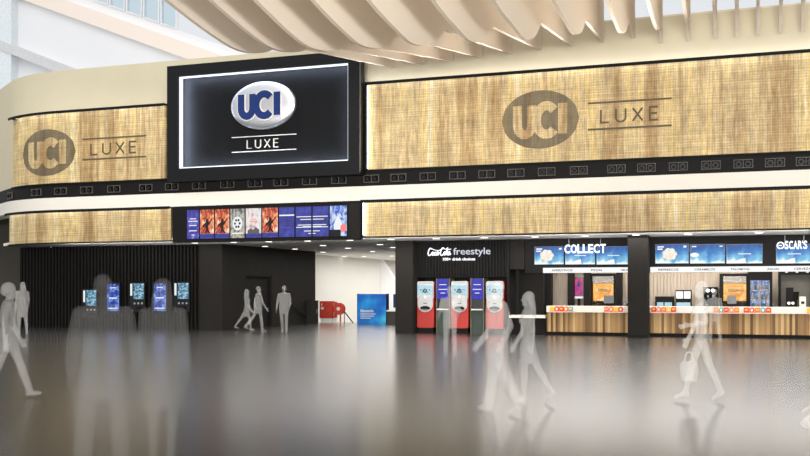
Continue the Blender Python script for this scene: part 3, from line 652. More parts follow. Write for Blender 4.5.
for i, (a, b) in enumerate(((436.6, 448.8), (471, 483))):
    x0, x1 = PX(a, YC), PX(b, YC); hw_ = (x1 - x0) / 2
    t = thing('screen_column', ((x0 + x1) / 2, YC, 0), ('left-hand' if i == 0 else 'right-hand') + ' dark column with blue screen and cup shelf between red dispensers', 'cup station', 'blue screen columns between dispensers')
    z_s = PZ(440, 310, YC)
    B().box(-hw_, hw_, .1, .7, 0, 2.1).build('body', 'greenblack', t); B().box(-hw_, hw_, .04, .1, z_s + .05, 2.1).build('upper_panel', 'glassblack', t)
    B().box(-hw_ - .025, -hw_, .02, .7, 0, 2.1).build('side_trim', 'brass', t); B().box(hw_, hw_ + .025, .02, .7, 0, 2.1).build('side_trim', 'brass', t)
    B().box(-hw_ + .02, hw_ - .02, -.05, .1, z_s, z_s + .05).build('shelf', 'slab', t)
    s = B().box(-hw_ + .01, hw_ - .01, .02, .04, z_s + .42, 2.07).build('screen', 'bluelit', t)
    for z, ww in ((1.84, .14), (1.66, .17), (1.52, .09)): B().box(-ww, ww, .012, .02, z, z + .028).build('text_row', 'screenwhite', s)
# neon word sign
sgn = thing('drinks_sign', (PX(427, YC), YC + .1, PZ(450, 255, YC)), 'glowing white script drinks sign on the ribbed wall above the dispensers', 'sign')
sw = PX(490, YC) - PX(427, YC)
cw = sw * .385; zz0 = 0.0; hh = .21
def script(mb, pts, x0, k, h, w): mb.ribbon([(x0 + p[0] * k, p[1] * h) for p in smoothline(pts, 5)], w, -.05, -.02)
mb = B(); k = cw / 8.2
script(mb, [(1.35, 1.45), (1.0, 1.7), (.45, 1.2), (.2, .4), (.5, -.05), (1.1, .15), (1.6, .6)], 0, k, .16, .035)
for x in (1.5, 2.35): pass
script(mb, [(1.9, .8), (1.55, .6), (1.55, .1), (1.9, .05), (2.15, .4), (1.95, .8)], 0, k, .16, .03)
script(mb, [(2.75, .75), (2.4, .6), (2.35, .1), (2.7, .05), (3.0, .35)], 0, k, .16, .03)
script(mb, [(3.5, .8), (3.1, .6), (3.05, .1), (3.35, .1), (3.6, .8), (3.55, .1), (3.85, .2)], 0, k, .16, .03)
script(mb, [(3.7, .5), (4.3, .55)], 0, k, .16, .03)
script(mb, [(5.75, 1.5), (5.3, 1.75), (4.75, 1.3), (4.4, .4), (4.75, -.05), (5.3, .15), (5.7, .6)], 0, k, .16, .035)
script(mb, [(6.0, .8), (5.7, .6), (5.65, .1), (6.0, .05), (6.25, .4), (6.0, .8)], 0, k, .16, .03)
script(mb, [(6.4, .2), (6.85, 1.2), (6.95, 1.7), (6.65, 1.4), (6.5, .4), (6.75, .05), (7.05, .4)], 0, k, .16, .03)
script(mb, [(7.5, .8), (7.1, .6), (7.1, .1), (7.4, .1), (7.65, .8), (7.6, .1), (8.1, .3)], 0, k, .16, .03)
script(mb, [(.9, 1.75), (2.5, 1.25), (4.0, 1.15), (5.4, 1.55), (6.8, 1.3), (8.1, 1.45)], 0, k, .16, .02)
mb.build('script_lettering', 'letter', sgn)
text_mesh('plain_lettering', 'freestyle', sw * .415, sw, -.07, .27, -.02, .03, 'lettersoft', sgn, .004)
text_mesh('tagline', '100+ drink choices', sw * .25, sw * .76, -.21, -.10, -.02, .02, 'letter', sgn, .01)

# ---------------------------------------------------------------- snack ledge and dark recess between dispensers and counter
struct(B().box(c1 + .05, PX(544, 38.1), YC + 1.6, YC + 1.8, 0, ZC).box(c1 + .05, c1 + .6, YC + .1, YC + 1.6, PZ(530, 269, YC), ZC).build('wall_recess', 'charcoal'))
lx0, lx1 = c1 + .06, PX(546.3, YC) - .02; zl0 = PZ(525, 315.2, YC)
lg = thing('snack_ledge', ((lx0 + lx1) / 2, YC, 0), 'low white-topped ledge between the drink dispensers and the food counter', 'counter')
B().box(-(lx1 - lx0) / 2, (lx1 - lx0) / 2, -.1, .6, zl0 - .1, zl0).build('top', 'slab', lg); B().box(-(lx1 - lx0) / 2 + .03, (lx1 - lx0) / 2 - .03, .3, .55, .0, zl0 - .1).build('front_panel', 'charcoal', lg)
B().box(-(lx1 - lx0) / 2 + .01, -(lx1 - lx0) / 2 + .06, -.05, .1, 0, zl0 - .1).build('leg', 'black', lg)

# ---------------------------------------------------------------- food counters
k0, kq, k1 = PX(546.5, YC), PX(640, YC), PX(845, YC)
for a, b, lab in ((k0, kq, 'oak-slatted food counter with white top left of the pillar'), (kq, k1, 'long oak-slatted food counter with white top right of the pillar')):
    hwid = (b - a) / 2 - .01; t = thing('food_counter', ((a + b) / 2, YC, 0), lab, 'counter', 'oak-slatted food counters')
    mb = B().box(-hwid, hwid, .05, .7, .12, .84); x = -hwid
    while x < hwid - .07: mb.box(x, x + .072, 0, .055, .12, .84); x += .09
    mb.build('slatted_front', 'oak', t); B().box(-hwid + .02, hwid - .02, .1, .65, 0, .12).build('plinth', 'black', t); B().box(-hwid, hwid, -.06, .75, .84, 1.065).build('counter_top', 'slab', t)
packs = None
def candy_row(pa, pb, where, n):
    ya = YC - .06; x0, x1 = PX(pa, ya), PX(pb, ya); hw_ = (x1 - x0) / 2; cx = (x0 + x1) / 2
    t = thing('candy_tray', (cx, ya, .84), 'shallow candy tray hung on the white counter front ' + where, 'tray', 'candy trays on the counters')
    B().box(-hw_, hw_, -.16, -.003, .0, .02).box(-hw_, hw_, -.012, -.003, .02, .2).box(-hw_, -hw_ + .015, -.16, -.012, .02, .09).box(hw_ - .015, hw_, -.16, -.012, .02, .09).build('shelf', 'slab', t)
    B().box(-hw_ + .015, hw_ - .015, -.16, -.15, .02, .05).build('front_lip', 'pack_pink', t)
    ks = ['red', 'orange', 'teal', 'red', 'pink', 'orange', 'yellow', 'red']
    for i in range(n):
        kx = cx - hw_ + .02 + (i + .5) * (2 * hw_ - .04) / n; col = ks[(i + int(pa)) % 8]; r = min(.095, (hw_ - .03) / n * .95)
        q = thing('candy_pack', (kx, ya - .08, .861), '%s candy pack, %s in the tray %s' % (col, ORD[i], where), 'candy pack', 'candy packs in the counter trays')
        if i % 2: B().prism(ell(0, .1, r, .1, 20), -.05, .05).build('pouch', 'pack_' + col, q); B().prism(ell(0, .1, r * .5, .05, 14), -.058, -.05).build('label_patch', 'pack_cream', q)
        else: B().prism(rr(-r, .0, r, .19, .02), -.05, .05).build('pouch', 'pack_' + col, q); B().box(-r * .6, r * .6, -.058, -.05, .08, .14).build('label_patch', 'pack_yellow', q)
candy_row(550, 574, 'at the left counter end', 5)
candy_row(604, 624, 'left of the pillar', 4)
candy_row(651, 677, 'right of the pillar', 5)
candy_row(713, 740, 'under the right-hand popcorn case', 5)
candy_row(743, 772, 'under the drinks fridge', 5)
candy_row(806, 820, 'at the right picture edge', 3)

struct(B().box(k1 + .02, X1, YC + .1, YC + .3, 0, ZC).build('wall_right', 'charcoal')); struct(B().box(k1 + .02, k1 + .2, YC + .3, 39.8, 0, ZC).build('wall_kitchen_right', 'charcoal'))
# header with screens, lit name strips
zt0, zt1 = PZ(700, 272, YC), PZ(700, 266.7, YC)
hx0 = c1 + .62
hd = B().box(hx0, k1, YC + .12, YC + .4, zt0, ZC); struct(hd.build('wall_header', 'black'))
for a, b, lab, words in ((543, 640, 'white lit name strip above the left food counter', (('APERITIVOS', 551.5, 572.5), ('PIZZAS', 591, 602), ('HELADOS', 621, 634))), (650.3, 845, 'white lit name strip above the right food counter', (('REFRESCOS', 658.5, 678.5), ('CARAMELOS', 694.5, 715), ('PALOMITAS', 731, 749.5), ('AGUAS', 767, 779), ('CERVEZAS', 794, 813)))):
    x0, x1 = PX(a, YC), PX(b, YC); t = thing('name_strip', ((x0 + x1) / 2, YC, zt0), lab, 'sign', 'lit name strips above the counters')
    B().box(-(x1 - x0) / 2, (x1 - x0) / 2, 0, .115, 0, zt1 - zt0).build('light_box', 'lightbar', t)
    for wd, p0, p1 in words:
        cx = (x0 + x1) / 2; text_mesh('lettering', wd, PX(p0, YC) - cx, PX(p1, YC) - cx, .05, .13, -.0, .01, 'striptext', t, .02)
msc = [(534, 563.6, 'pop', 'menu screen with popcorn picture above the left counter'), (564.8, 595, 'p', 'middle blue menu screen behind the lit word above the left counter'), (596.2, 630, 'p', 'blue menu screen next to the pillar above the left counter'), (655, 688.7, 'pop', 'menu screen with popcorn picture above the right counter'), (689.8, 725, 'q', 'plain blue menu screen between two others above the right counter'), (726.2, 762.6, 'p', 'blue menu screen with white line and cloud above the popcorn case'), (776, 812, 'p', 'blue menu screen at the right edge behind the bar sign')]
for a, b, kd, lab in msc:
    x0, x1 = PX(a, YC), PX(b, YC); mid = (a + b) / 2; yb = 263.6 if a > 640 else 264.6; ytp = 244 if a > 640 else 246.3
    z0, z1 = PZ(mid, yb, YC), PZ(mid, ytp, YC); hw_ = (x1 - x0) / 2; h = z1 - z0
    t = thing('menu_screen', ((x0 + x1) / 2, YC + .05, z0), lab, 'screen', 'menu screens above the counters')
    B().box(-hw_, hw_, .0, .07, 0, h).build('bezel', 'glassblack', t); B().box(-hw_ + .012, hw_ - .012, -.006, 0, .012, h - .012).build('picture', 'menu', t)
    if kd == 'pop':
        mb = B()
        for q in range(9): mb.prism(ell(-.08 + .16 * cos(q * .9 + 1), .33 + .14 * sin(q * .9 + 1), .10, .09, 14), -.02 - .001 * q, -.006)
        mb.prism(ell(-.08, .33, .18, .16, 18), -.018, -.006); mb.build('popcorn', 'popwhite', t)
        B().box(-hw_ + .08, -hw_ + .3, -.012, -.006, h - .12, h - .07).box(-hw_ + .08, -hw_ + .26, -.012, -.006, h - .2, h - .15).box(hw_ - .18, hw_ - .08, -.012, -.006, h - .13, h - .06).build('caption', 'screenwhite', t)
    elif kd == 'p':
        B().box(-.2, .22, -.012, -.006, h * .48, h * .52).build('caption', 'screenwhite', t)
        B().prism([(-hw_ + .02, .02), (hw_ * .1, .02), (hw_ * .05, .2), (-.1, .17), (-.25, .11), (-hw_ + .02, .09)], -.010, -.006).build('cloud', 'screenwhite', t)
    else: B().box(-hw_ + .07, -hw_ + .22, -.012, -.006, h - .1, h - .06).box(hw_ - .18, hw_ - .08, -.012, -.006, h - .1, h - .06).prism(ell(-hw_ + .16, h * .45, .15, .08, 16), -.01, -.006).build('caption', 'screenwhite', t)
cs = thing('collect_sign', (PX(565.3, YC), YC - .12, PZ(585, 253.3, YC)), 'lit white block letters hung in front of the left menu screens', 'sign')
cwid = PX(606.5, YC) - PX(565.3, YC)
pos = [0, .148, .305, .432, .56, .687, .845]; wid = [.132, .142, .112, .112, .112, .138, .12]
for ch, p_, w_ in zip('COLLECT', pos, wid): text_mesh('letter', ch, p_ * cwid * 1.03, (p_ + w_) * cwid * 1.03, 0, .32, .0, .05, 'letter', cs, .02)
B().cyl((.15, .02, .32), (.15, .02, ZC - cs.location.z), .012).cyl((cwid - .2, .02, .3), (cwid - .2, .02, ZC - cs.location.z), .012).build('hanger', 'steel', cs)
os_ = thing('bar_sign', (PX(777, YC), YC - .12, PZ(790, 249.3, YC)), 'lit white art deco letters hung at the right edge above the counter', 'sign')
cwid = PX(807, YC) - PX(777, YC)
B().ribbon(arc(.11, .13, .105, 0, 360, 20), .036, -.05, 0).ribbon([(.05, .13), (.15, .13)], .025, -.05, 0).build('letter', 'letter', os_)
pos = [.255, .40, .545, .70, .835, .875]; wid = [.125, .125, .14, .135, .025, .125]
for ch, p_, w_ in zip("SCAR'S", pos, wid): text_mesh('letter', ch, p_ * cwid, (p_ + w_) * cwid, .0 if ch != "'" else .2, .28, .0, .05, 'letter', os_, .02)
B().cyl((.25, .02, .26), (.25, .02, ZC - os_.location.z), .012).cyl((cwid - .1, .02, .2), (cwid - .1, .02, ZC - os_.location.z), .012).build('hanger', 'steel', os_)

# ---------------------------------------------------------------- behind the counters
YB = 39.6
mb = B().box(-8.6, k1, YB, YB + .2, 0, ZC); x = -8.6
while x < k1 - .1: mb.box(x, x + .1, YB - .03, YB + .01, 0, ZC); x += .125
struct(mb.build('wall_kitchen', 'panelwood'))
struct(B().box(-8.6, k1, YC + .75, YB, -.001, .004).build('floor_kitchen', 'charcoal'))
wt = thing('back_worktop', (PX(700, 39), 38.9, 0), 'long dark back worktop along the slatted kitchen wall', 'worktop')
wx0, wx1 = PX(553, 39) - wt.location.x, PX(797, 38.7) - .66 - wt.location.x
B().box(wx0, wx1, 0, .66, .92, .98).build('top', 'steel', wt); B().box(wx0, wx1, .04, .64, .004, .92).build('cupboards', 'black', wt)
ZW = .98; YO = 38.95
def on_top(px0, px1, py_top, name, lab, cat, y=YO):
    x0, x1 = PX(px0, y), PX(px1, y); return thing(name, ((x0 + x1) / 2, y, ZW), lab, cat), (x1 - x0) / 2, PZ((px0 + px1) / 2, py_top, y) - ZW
def tall(px0, px1, lab, name='kitchen_post', y=38.6):
    x0, x1 = PX(px0, y), PX(px1, y); t = thing(name, ((x0 + x1) / 2, y, 0), lab, 'post'); hw_ = (x1 - x0) / 2
    B().box(-hw_, hw_, 0, .28, .004, ZC).build('shaft', 'black', t); B().box(-hw_ - .01, hw_ + .01, -.01, .29, .004, .1).build('base', 'charcoal', t); return t
tall(543, 551.5, 'black kitchen post at the left end of the left counter'); tall(567.5, 573.5, 'black kitchen post left of the pink poster screen')
tall(583.6, 589.8, 'black kitchen post between pink poster and left popcorn case'); tall(616.2, 622, 'black kitchen post right of the left popcorn case')
t, w, h = on_top(574, 583.2, 277.5, 'poster_screen', 'pink and purple upright poster screen on the back worktop', 'screen')
B().box(-w, w, .05, .1, .42, h).build('bezel', 'glassblack', t); B().box(-w + .03, w - .03, .044, .05, .46, h - .04).build('picture', 'pink', t)
B().prism([(-.06, .8), (.06, .8), (.02, 1.0), (0, 1.06), (-.03, .98)], .036, .044).build('motif', 'navy', t); B().box(-w * .9, w * .9, .03, .05, .34, .42).build('caption_strip', 'screenwhite', t); B().box(-.05, .05, .05, .1, 0, .42).box(-.15, .15, 0, .2, 0, .02).build('stand', 'black', t)
for a, b, lab in ((590.5, 615, 'glowing orange popcorn case behind the left counter'), (719.5, 750, 'glowing orange popcorn case behind the right counter')):
    t, w, h = on_top(a, b, 273.5, 'popcorn_case', lab, 'popcorn case'); zo0, zo1 = PZ((a + b) / 2, 301, YO) - ZW, PZ((a + b) / 2, 283.3, YO) - ZW; e = .13 if a > 700 else .06
    B().box(-w, -w + e, 0, .6, 0, h).box(w - e, w, 0, .6, 0, h).box(-w + e, w - e, 0, .6, h - .1, h).box(-w + e, w - e, 0, .6, 0, .1).box(-w + e, w - e, .56, .6, .1, h - .1).build('cabinet', 'black', t)
    B().box(-w + e, w - e, .1, .5, zo1 + .02, h - .1).build('hood', 'steel', t); p = B().box(-w + e, w - e, .3, .34, max(.1, zo0), zo1).build('lit_panel', 'poporange', t)
    text_mesh('lettering', "POPCORN", -w * .45, w * .3, zo0 + (zo1 - zo0) * .52, zo0 + (zo1 - zo0) * .7, .3, .012, 'darkprint', p, .03)
    B().prism([(w * .36, zo0 + .2), (w * .48, zo0 + .26), (w * .6, zo0 + .42), (w * .5, zo0 + .48), (w * .4, zo0 + .34)], .285, .3).build('film_motif', 'pack_orange', p)
    B().box(-w + e, w - e, .03, .036, .1, h - .1).build('glass_door', 'caseglass', t)
def pos_terminal(a, b, y0, lab):
    yy = YC + .4; x0, x1 = PX(a, yy), PX(b, yy); w = (x1 - x0) / 2; t = thing('till_monitor', ((x0 + x1) / 2, yy, 1.066), lab, 'till', 'till monitors on the counters'); h = PZ((a + b) / 2, y0, yy) - 1.066
    B().prism(rr(-w, .1, w, h, .02), .06, .1).build('monitor', 'glassblack', t); B().box(-.03, .03, .1, .14, .02, .2).build('stalk', 'black', t); B().prism(rr(-.11, 0, .11, .2, .03), 0, .02, 'XY').build('base', 'black', t)
pos_terminal(603.5, 613.5, 295.5, 'black till monitor on the left counter before the popcorn case'); pos_terminal(727, 736.5, 295.5, 'black till monitor on the right counter before the popcorn case')
pos_terminal(622.5, 631, 300.5, 'black till monitor on the left counter next to the pillar')
t, w, h = on_top(655, 673, 296.5, 'hot_display', 'low black hot display case with glass front near the pillar', 'display case')
B().box(-w, w, .0, .5, h - .22, h).box(-w, w, .0, .5, 0, .06).box(-w, -w + .04, 0, .5, .06, h - .22).box(w - .04, w, 0, .5, .06, h - .22).box(-.02, .02, 0, .04, .06, h - .22).build('case', 'black', t); B().box(-w + .04, w - .04, .4, .5, .06, h - .22).build('back_light', 'iceblue', t)
t, w, h = on_top(675.5, 691, 290, 'nacho_warmer', 'dark grey double-door warmer cabinet on the back worktop', 'warmer')
B().box(-w, w, .05, .5, 0, h).build('body', 'black', t)
for sx in (-1, 1):
    d_ = B().box(min(sx * .02, sx * (w - .02)), max(sx * .02, sx * (w - .02)), .03, .05, h * .52, h - .05).build('door', 'steel', t); B().box(sx * .05 - .012, sx * .05 + .012, .01, .03, h * .6, h * .85).build('handle', 'silver', d_)
B().box(-w + .03, w - .03, .03, .05, .06, h * .3).build('lower_window', 'iceblue', t)
t, w, h = on_top(703, 717.5, 287, 'coffee_machine', 'black coffee machine with two round dials behind the counter', 'coffee machine')
B().box(-w, w, .1, .55, h * .62, h).box(-w, w, .4, .55, .06, h * .62).box(-w, w, .02, .55, 0, .06).build('body', 'black', t)
for sx in (-.35, .35): B().cyl((sx * w, .08, h * .83), (sx * w, .1, h * .83), .07).build('dial', 'silver', t); B().cyl((sx * w, .25, h * .5), (sx * w, .25, h * .62), .04).build('spout', 'steel', t)
t, w, h = thing('drinks_fridge', (PX(760, 38.8), 38.2, .004), 'tall black drinks fridge with lit glass door beside the popcorn case', 'fridge'), .42, 2.35
B().box(-w, -w + .09, 0, .65, 0, h).box(w - .09, w, 0, .65, 0, h).box(-w + .09, w - .09, 0, .65, h - .35, h).box(-w + .09, w - .09, 0, .65, 0, .3).box(-w + .09, w - .09, .6, .65, .3, h - .35).build('cabinet', 'black', t)
B().box(-w + .09, w - .09, .56, .6, .3, h - .35).build('interior', 'fridgeglow', t)
for q in range(4):
    s_ = B().box(-w + .09, w - .09, .08, .56, .62 + q * .33, .64 + q * .33).build('shelf', 'steel', t)
dd = B().box(-w + .09, w - .09, .01, .016, .3, h - .35).build('glass_door', 'caseglass', t); B().cyl((w - .13, -.02, .9), (w - .13, -.02, 1.4), .015).build('handle', 'steel', dd)
bi = 0
for q in range(4):
    for j in range(5):
        col = ('teal', 'cream', 'teal', 'yellow', 'cream')[(q * 2 + j) % 5]; fxp, fyp = t.location.x, t.location.y
        bt = thing('drink_bottle', (fxp - .26 + j * .13, fyp + .25, .645 + q * .33), '%s bottle, %s from the left on the %s shelf of the drinks fridge' % (col, ORD[j], ('lowest', 'second lowest', 'second highest', 'top')[q]), 'bottle', 'bottles in the drinks fridge')
        B().rings([[(r * cos(2 * pi * i / 12), r * sin(2 * pi * i / 12), z) for i in range(12)] for r, z in ((.04, 0), (.042, .02), (.042, .14), (.018, .19), (.016, .215))]).build('body', 'pack_' + col, bt); B().cyl((0, 0, .215), (0, 0, .235), .019).build('cap', 'ivory', bt)
sh = thing('bar_shelving', (PX(797, 38.7) + .35, 38.7, .004), 'black bar shelving unit with pale back at the right edge', 'shelving'); w = .98
B().box(-w, -w + .09, 0, .25, 0, 2.6).box(w - .09, w, 0, .25, 0, 2.6).box(-w + .09, w - .09, 0, .25, 2.2, 2.6).box(.1, .18, 0, .25, ZW + .02, 2.2).build('frame', 'black', sh)
B().box(-w + .09, w - .09, .2, .25, ZW + .02, 2.2).build('back_panel', 'barback', sh); B().box(.18, w - .09, .0, .2, 1.6, 1.63).box(.18, w - .09, 0, .2, 1.3, 1.33).build('shelf', 'black', sh)
for q, zz in enumerate((1.33, 1.63)):
    for j in range(4):
        bt = thing('bar_bottle', (sh.location.x + .27 + j * .16, sh.location.y + .1, zz + .005), 'small dark bottle, %s from the left on the %s bar shelf' % (ORD[j], ('lower', 'upper')[q]), 'bottle', 'bottles on the bar shelves')
        B().rings([[(r * cos(2 * pi * i / 12), r * sin(2 * pi * i / 12), z) for i in range(12)] for r, z in ((.04, 0), (.042, .02), (.042, .15), (.018, .2), (.016, .235))]).build('body', ('glassblack', 'ivory')[(j + q) % 2], bt); B().cyl((0, 0, .235), (0, 0, .255), .019).build('cap', 'silver', bt)
for xx in (-.7, -.35, 0): B().cyl((xx, -.03, 2.28), (xx, -.01, 2.33), .045).build('spot_lamp', 'screenwhite', sh)
t, w, h = on_top(786, 797.5, 287.5, 'espresso_machine', 'black espresso machine with grinder on the bar worktop', 'espresso machine', 38.35)
B().box(-w, w * .3, 0, .3, .3, h).box(-w, w, 0, .3, 0, .3).cyl((w * .6, .15, .3), (w * .6, .15, h * .8), .1, .14).build('body', 'black', t)
for sx in (-.5, .2): B().cyl((sx * w, -.03, .2), (sx * w, .02, .2), .05).build('group_head', 'silver', t)
t2, w, h = on_top(799.5, 806, 296.5, 'paper_box', 'white box of napkins beside the espresso machine', 'box', 38.35)
B().prism(rr(-w, 0, w, h, .02), 0, .2).build('box', 'ivory', t2); B().box(-w * .5, w * .5, -.004, 0, h * .4, h * .6).build('slot', 'black', t2)
for o in (t, t2): o.location.z = ZW; 
fb = thing('front_bar_bench', (PX(797, 38.35) + .22, 38.15, 0), 'dark bar bench under the espresso machine', 'bench'); B().box(-.92, .92, 0, .5, .004, .92).build('body', 'black', fb); B().box(-.94, .94, -.02, .52, .92, .98).build('top', 'steel', fb)

# ---------------------------------------------------------------- people: pale translucent passers-by
def person(label, px, T, h, face, legs, arms, top='jacket', hair='short', female=False, lean=0, mat='ghost', vox=.012, turn=0, name='person', heels=False):
    """legs: two (thigh swing, knee bend, foot pitch, splay); arms: two (swing, outward, elbow, inward) in degrees, left then right; local +y is the way the body faces"""
    mb = MB(); fw = .9 if female else 1.0
    low = []
    for sd, (a, kb, fp, sp) in zip((-1, 1), legs):
        hip = Vector((sd * .095, 0, .93)); a1 = R(a); a2 = R(a - kb); spx_ = sin(R(sp)) * sd
        kn = hip + Vector((spx_ * .45, sin(a1), -cos(a1))) * .45; an = kn + Vector((spx_ * .2, sin(a2), -cos(a2))) * .43
        tr = top in ('jacket', 'bulky') and not female; wide = .022 if top == 'bulky' else 0
        mb.cap(hip, kn, .088 * fw + wide, .06 + wide); mb.cap(kn, an, (.058 if not tr else .066) + wide, (.038 if not tr else .055) + wide)
        calf = kn + (an - kn) * .3 + Vector((0, -.015, 0)); mb.cap(calf, kn + (an - kn) * .6, .056, .045)
        f = R(fp); d = Vector((sd * .12, cos(f), sin(f))); he = an + Vector((0, -.03, -.03 if not heels else -.01))
        toe = an + d * .15 + Vector((0, 0, -.045)); ball = an + d * .10 + Vector((0, 0, -.04))
        mb.cap(he, ball, .038, .036); mb.cap(ball, toe, .036, .024)
        if heels: mb.cap(he, he + Vector((0, -.01, -.07)).xyz, .018, .012)
        low += [he.z - .04 - (.05 if heels else 0), toe.z - .028]
    zl = min(low)
    n = 20
    def ring(z, rx, ry, yo=0): return [(rx * cos(2 * pi * i / n), yo + ry * sin(2 * pi * i / n), z) for i in range(n)]
    up = MB(); wl = .145 if female else .165; sh = .17 if female else .2
    up.rings([ring(.86, .13, .10), ring(.95, .165 if not female else .172, .118), ring(1.08, wl, .105), ring(1.2, wl + .01, .11, .005), ring(1.33, sh * .95, .12, .005), ring(1.42, sh, .10), ring(1.47, sh * .72, .075), ring(1.50, .075, .06)])
    if top == 'jacket': up.rings([ring(.70, .175, .135), ring(.74, .185, .14), ring(.95, .185, .135), ring(1.1, .18, .125), ring(1.3, .205, .13), ring(1.42, sh + .02, .11), ring(1.49, .12, .08)])
    if top == 'bulky': up.rings([ring(.66, .19, .15), ring(.72, .20, .155), ring(.95, .20, .15), ring(1.1, .215, .15), ring(1.3, .235, .15), ring(1.43, sh + .04, .125), ring(1.5, .13, .09)])
    if top == 'coat': up.rings([ring(.50, .225, .19), ring(.55, .222, .185), ring(.8, .19, .15), ring(1.08, .16, .12), ring(1.3, .185, .125), ring(1.42, sh + .02, .11), ring(1.49, .12, .08)])
    if top == 'skirt': up.rings([ring(.58, .165, .145), ring(.62, .17, .145), ring(.85, .178, .13), ring(1.0, .16, .115), ring(1.1, .15, .11)])
    if female and top != 'coat': up.ball((-.07, .09, 1.28), (.06, .05, .06)); up.ball((.07, .09, 1.28), (.06, .05, .06))
    up.cap((0, 0, 1.46), (0, .012, 1.56), .056 * (.9 if female else 1), .054)
    hz = 1.635
    up.ball((0, .005, hz + .02), (.074, .092, .10)); up.ball((0, .03, hz - .045), (.056, .066, .068)); up.cap((0, .093, hz + .012), (0, .112, hz - .018), .010, .014)
    up.ball((0, .088, hz - .058), (.026, .014, .008)); up.ball((0, .08, hz - .10), (.024, .02, .016))
    for sd in (-1, 1): up.ball((sd * .076, -.005, hz - .005), (.012, .022, .034)); up.ball((sd * .03, .088, hz + .012), (.014, .008, .008)); up.cap((sd * .015, .092, hz + .034), (sd * .045, .084, hz + .036), .008, .006)
    if hair == 'short': up.ball((0, -.012, hz + .045), (.082, .096, .09))
    elif hair == 'cap': up.ball((0, -.01, hz + .05), (.095, .108, .09)); up.ball((0, -.04, hz), (.088, .085, .085))
    else:
        up.ball((0, -.015, hz + .04), (.086, .10, .094)); up.rings([ring(1.32, .07, .03, -.095), ring(1.38, .10, .045, -.09), ring(1.5, .105, .06, -.07), ring(1.6, .098, .075, -.045), ring(1.7, .07, .06, -.02)])
    for sd, (a, ou, el, inn) in zip((-1, 1), arms):
        s0 = Vector((sd * (sh - .005), 0, 1.415))
        a1 = R(a); d1 = Vector((sd * sin(R(ou)), sin(a1) * cos(R(ou)), -cos(a1) * cos(R(ou)))).normalized(); e0 = s0 + d1 * .29
        a2 = R(a + el); d2 = Vector((sd * sin(R(ou)) * .5 - sd * sin(R(inn)), sin(a2), -cos(a2))).normalized(); wr = e0 + d2 * .25
        ax = .052 if female else .06
        if top in ('bulky', 'coat'): ax += .014
        up.cap(s0, e0, ax, ax * .82); up.cap(e0, wr, ax * .8, .034 if top not in ('bulky', 'coat') else .046)
        fwd = Vector((0, cos(a2), sin(a2))); side = d2.cross(fwd).normalized()      # palm lies in the d2/fwd plane, faces the thigh
        inw = Vector((-sd, 0, 0)); pc = wr + d2 * .055
        for q in (-.022, 0, .022): up.cap(wr + d2 * .01 + fwd * q * .7, wr + d2 * .095 + fwd * q, .019, .017, 8)
        for q, L_ in ((-.033, .058), (-.011, .072), (.012, .078), (.034, .068)):
            b0 = wr + d2 * .10 + fwd * q; b1 = b0 + (d2 * .93 + inw * .3 + fwd * q * 2).normalized() * L_ * .5; b2 = b1 + (d2 * .75 + inw * .65 + fwd * q).normalized() * L_ * .5
            up.cap(b0, b1, .0105, .0095, 8); up.cap(b1, b2, .0095, .0085, 8)
        t0 = wr + d2 * .03 + fwd * .025; t1 = t0 + (d2 * .55 + fwd * .75).normalized() * .045; t2 = t1 + (d2 * .9 + fwd * .3 + inw * .2).normalized() * .03
        up.cap(t0, t1, .014, .012, 8); up.cap(t1, t2, .0115, .010, 8)
    rot = Matrix.Translation((0, 0, .93)) @ Matrix.Rotation(R(-lean), 4, 'X') @ Matrix.Rotation(R(turn), 4, 'Z') @ Matrix.Translation((0, 0, -.93))
    nn = len(mb.v); mb.v += [tuple(rot @ Vector(v)) for v in up.v]; mb.f += [tuple(i + nn for i in f) for f in up.f]
    k = h / (1.735 - zl); mb.v = [(x * k, y * k, (z - zl) * k) for x, y, z in mb.v]
    o = mb.build(name, mat)
    r = o.modifiers.new('r', 'REMESH'); r.mode = 'VOXEL'; r.voxel_size = vox; r.use_smooth_shade = True
    sm = o.modifiers.new('s', 'SMOOTH'); sm.iterations = 3; sm.factor = .5
    dg = bpy.context.evaluated_depsgraph_get(); me = bpy.data.meshes.new_from_object(o.evaluated_get(dg)); o.modifiers.clear(); old = o.data; o.data = me; bpy.data.meshes.remove(old)
    me.name = name
    for f in me.polygons: f.use_smooth = True
    zmin = min(v.co.z for v in me.vertices)
    for v in me.vertices: v.co.z -= zmin
    g = ground(px, T); o.location = (g[0], g[1], .002)
    o.rotation_euler = (0, 0, YAW + R(face)); tag(o, label, 'person', 'pale translucent passers-by')
    return o
# face: 0 = walking away from the viewer, 90 = towards the left of the picture, -90 = right, 180 = towards the viewer
W = lambda f, b: ((f, 5, 8, 2), (-b, 12, -18, 2))
person('large translucent walker at the left edge with legs in wide stride', 9, 15.3, 1.74, -70, ((-19, 8, -18, 2), (22, 4, 8, 2)), ((8, 6, 18, 0), (-10, 6, 12, 0)), 'jacket', 'cap', mat='ghostmid', vox=.011)
person('slim translucent person with long hair standing before the left end of the ribbed wall', 22.5, 36.3, 1.92, 40, ((4, 3, 0, 1), (-6, 6, -8, 1)), ((-4, 8, 12, 0), (6, 10, 30, 0)), 'skirt', 'long', True, mat='ghost', vox=.015)
person('broad faint person in a thick jacket walking away in the left foreground', 103, 8.9, 1.76, 8, ((-14, 8, -14, 9), (14, 12, 6, 8)), ((0, 14, 22, 0), (8, 12, 34, 0)), 'bulky', 'short', mat='ghostfaint', vox=.009, turn=0)
person('faint person in a knee-length flared coat walking beside the one in a thick jacket', 163, 9.5, 1.74, 4, ((3, 2, 0, 1), (-6, 8, -10, 1)), ((6, 8, 20, 6), (-2, 8, 12, 0)), 'coat', 'long', True, mat='ghostfaint', vox=.009)
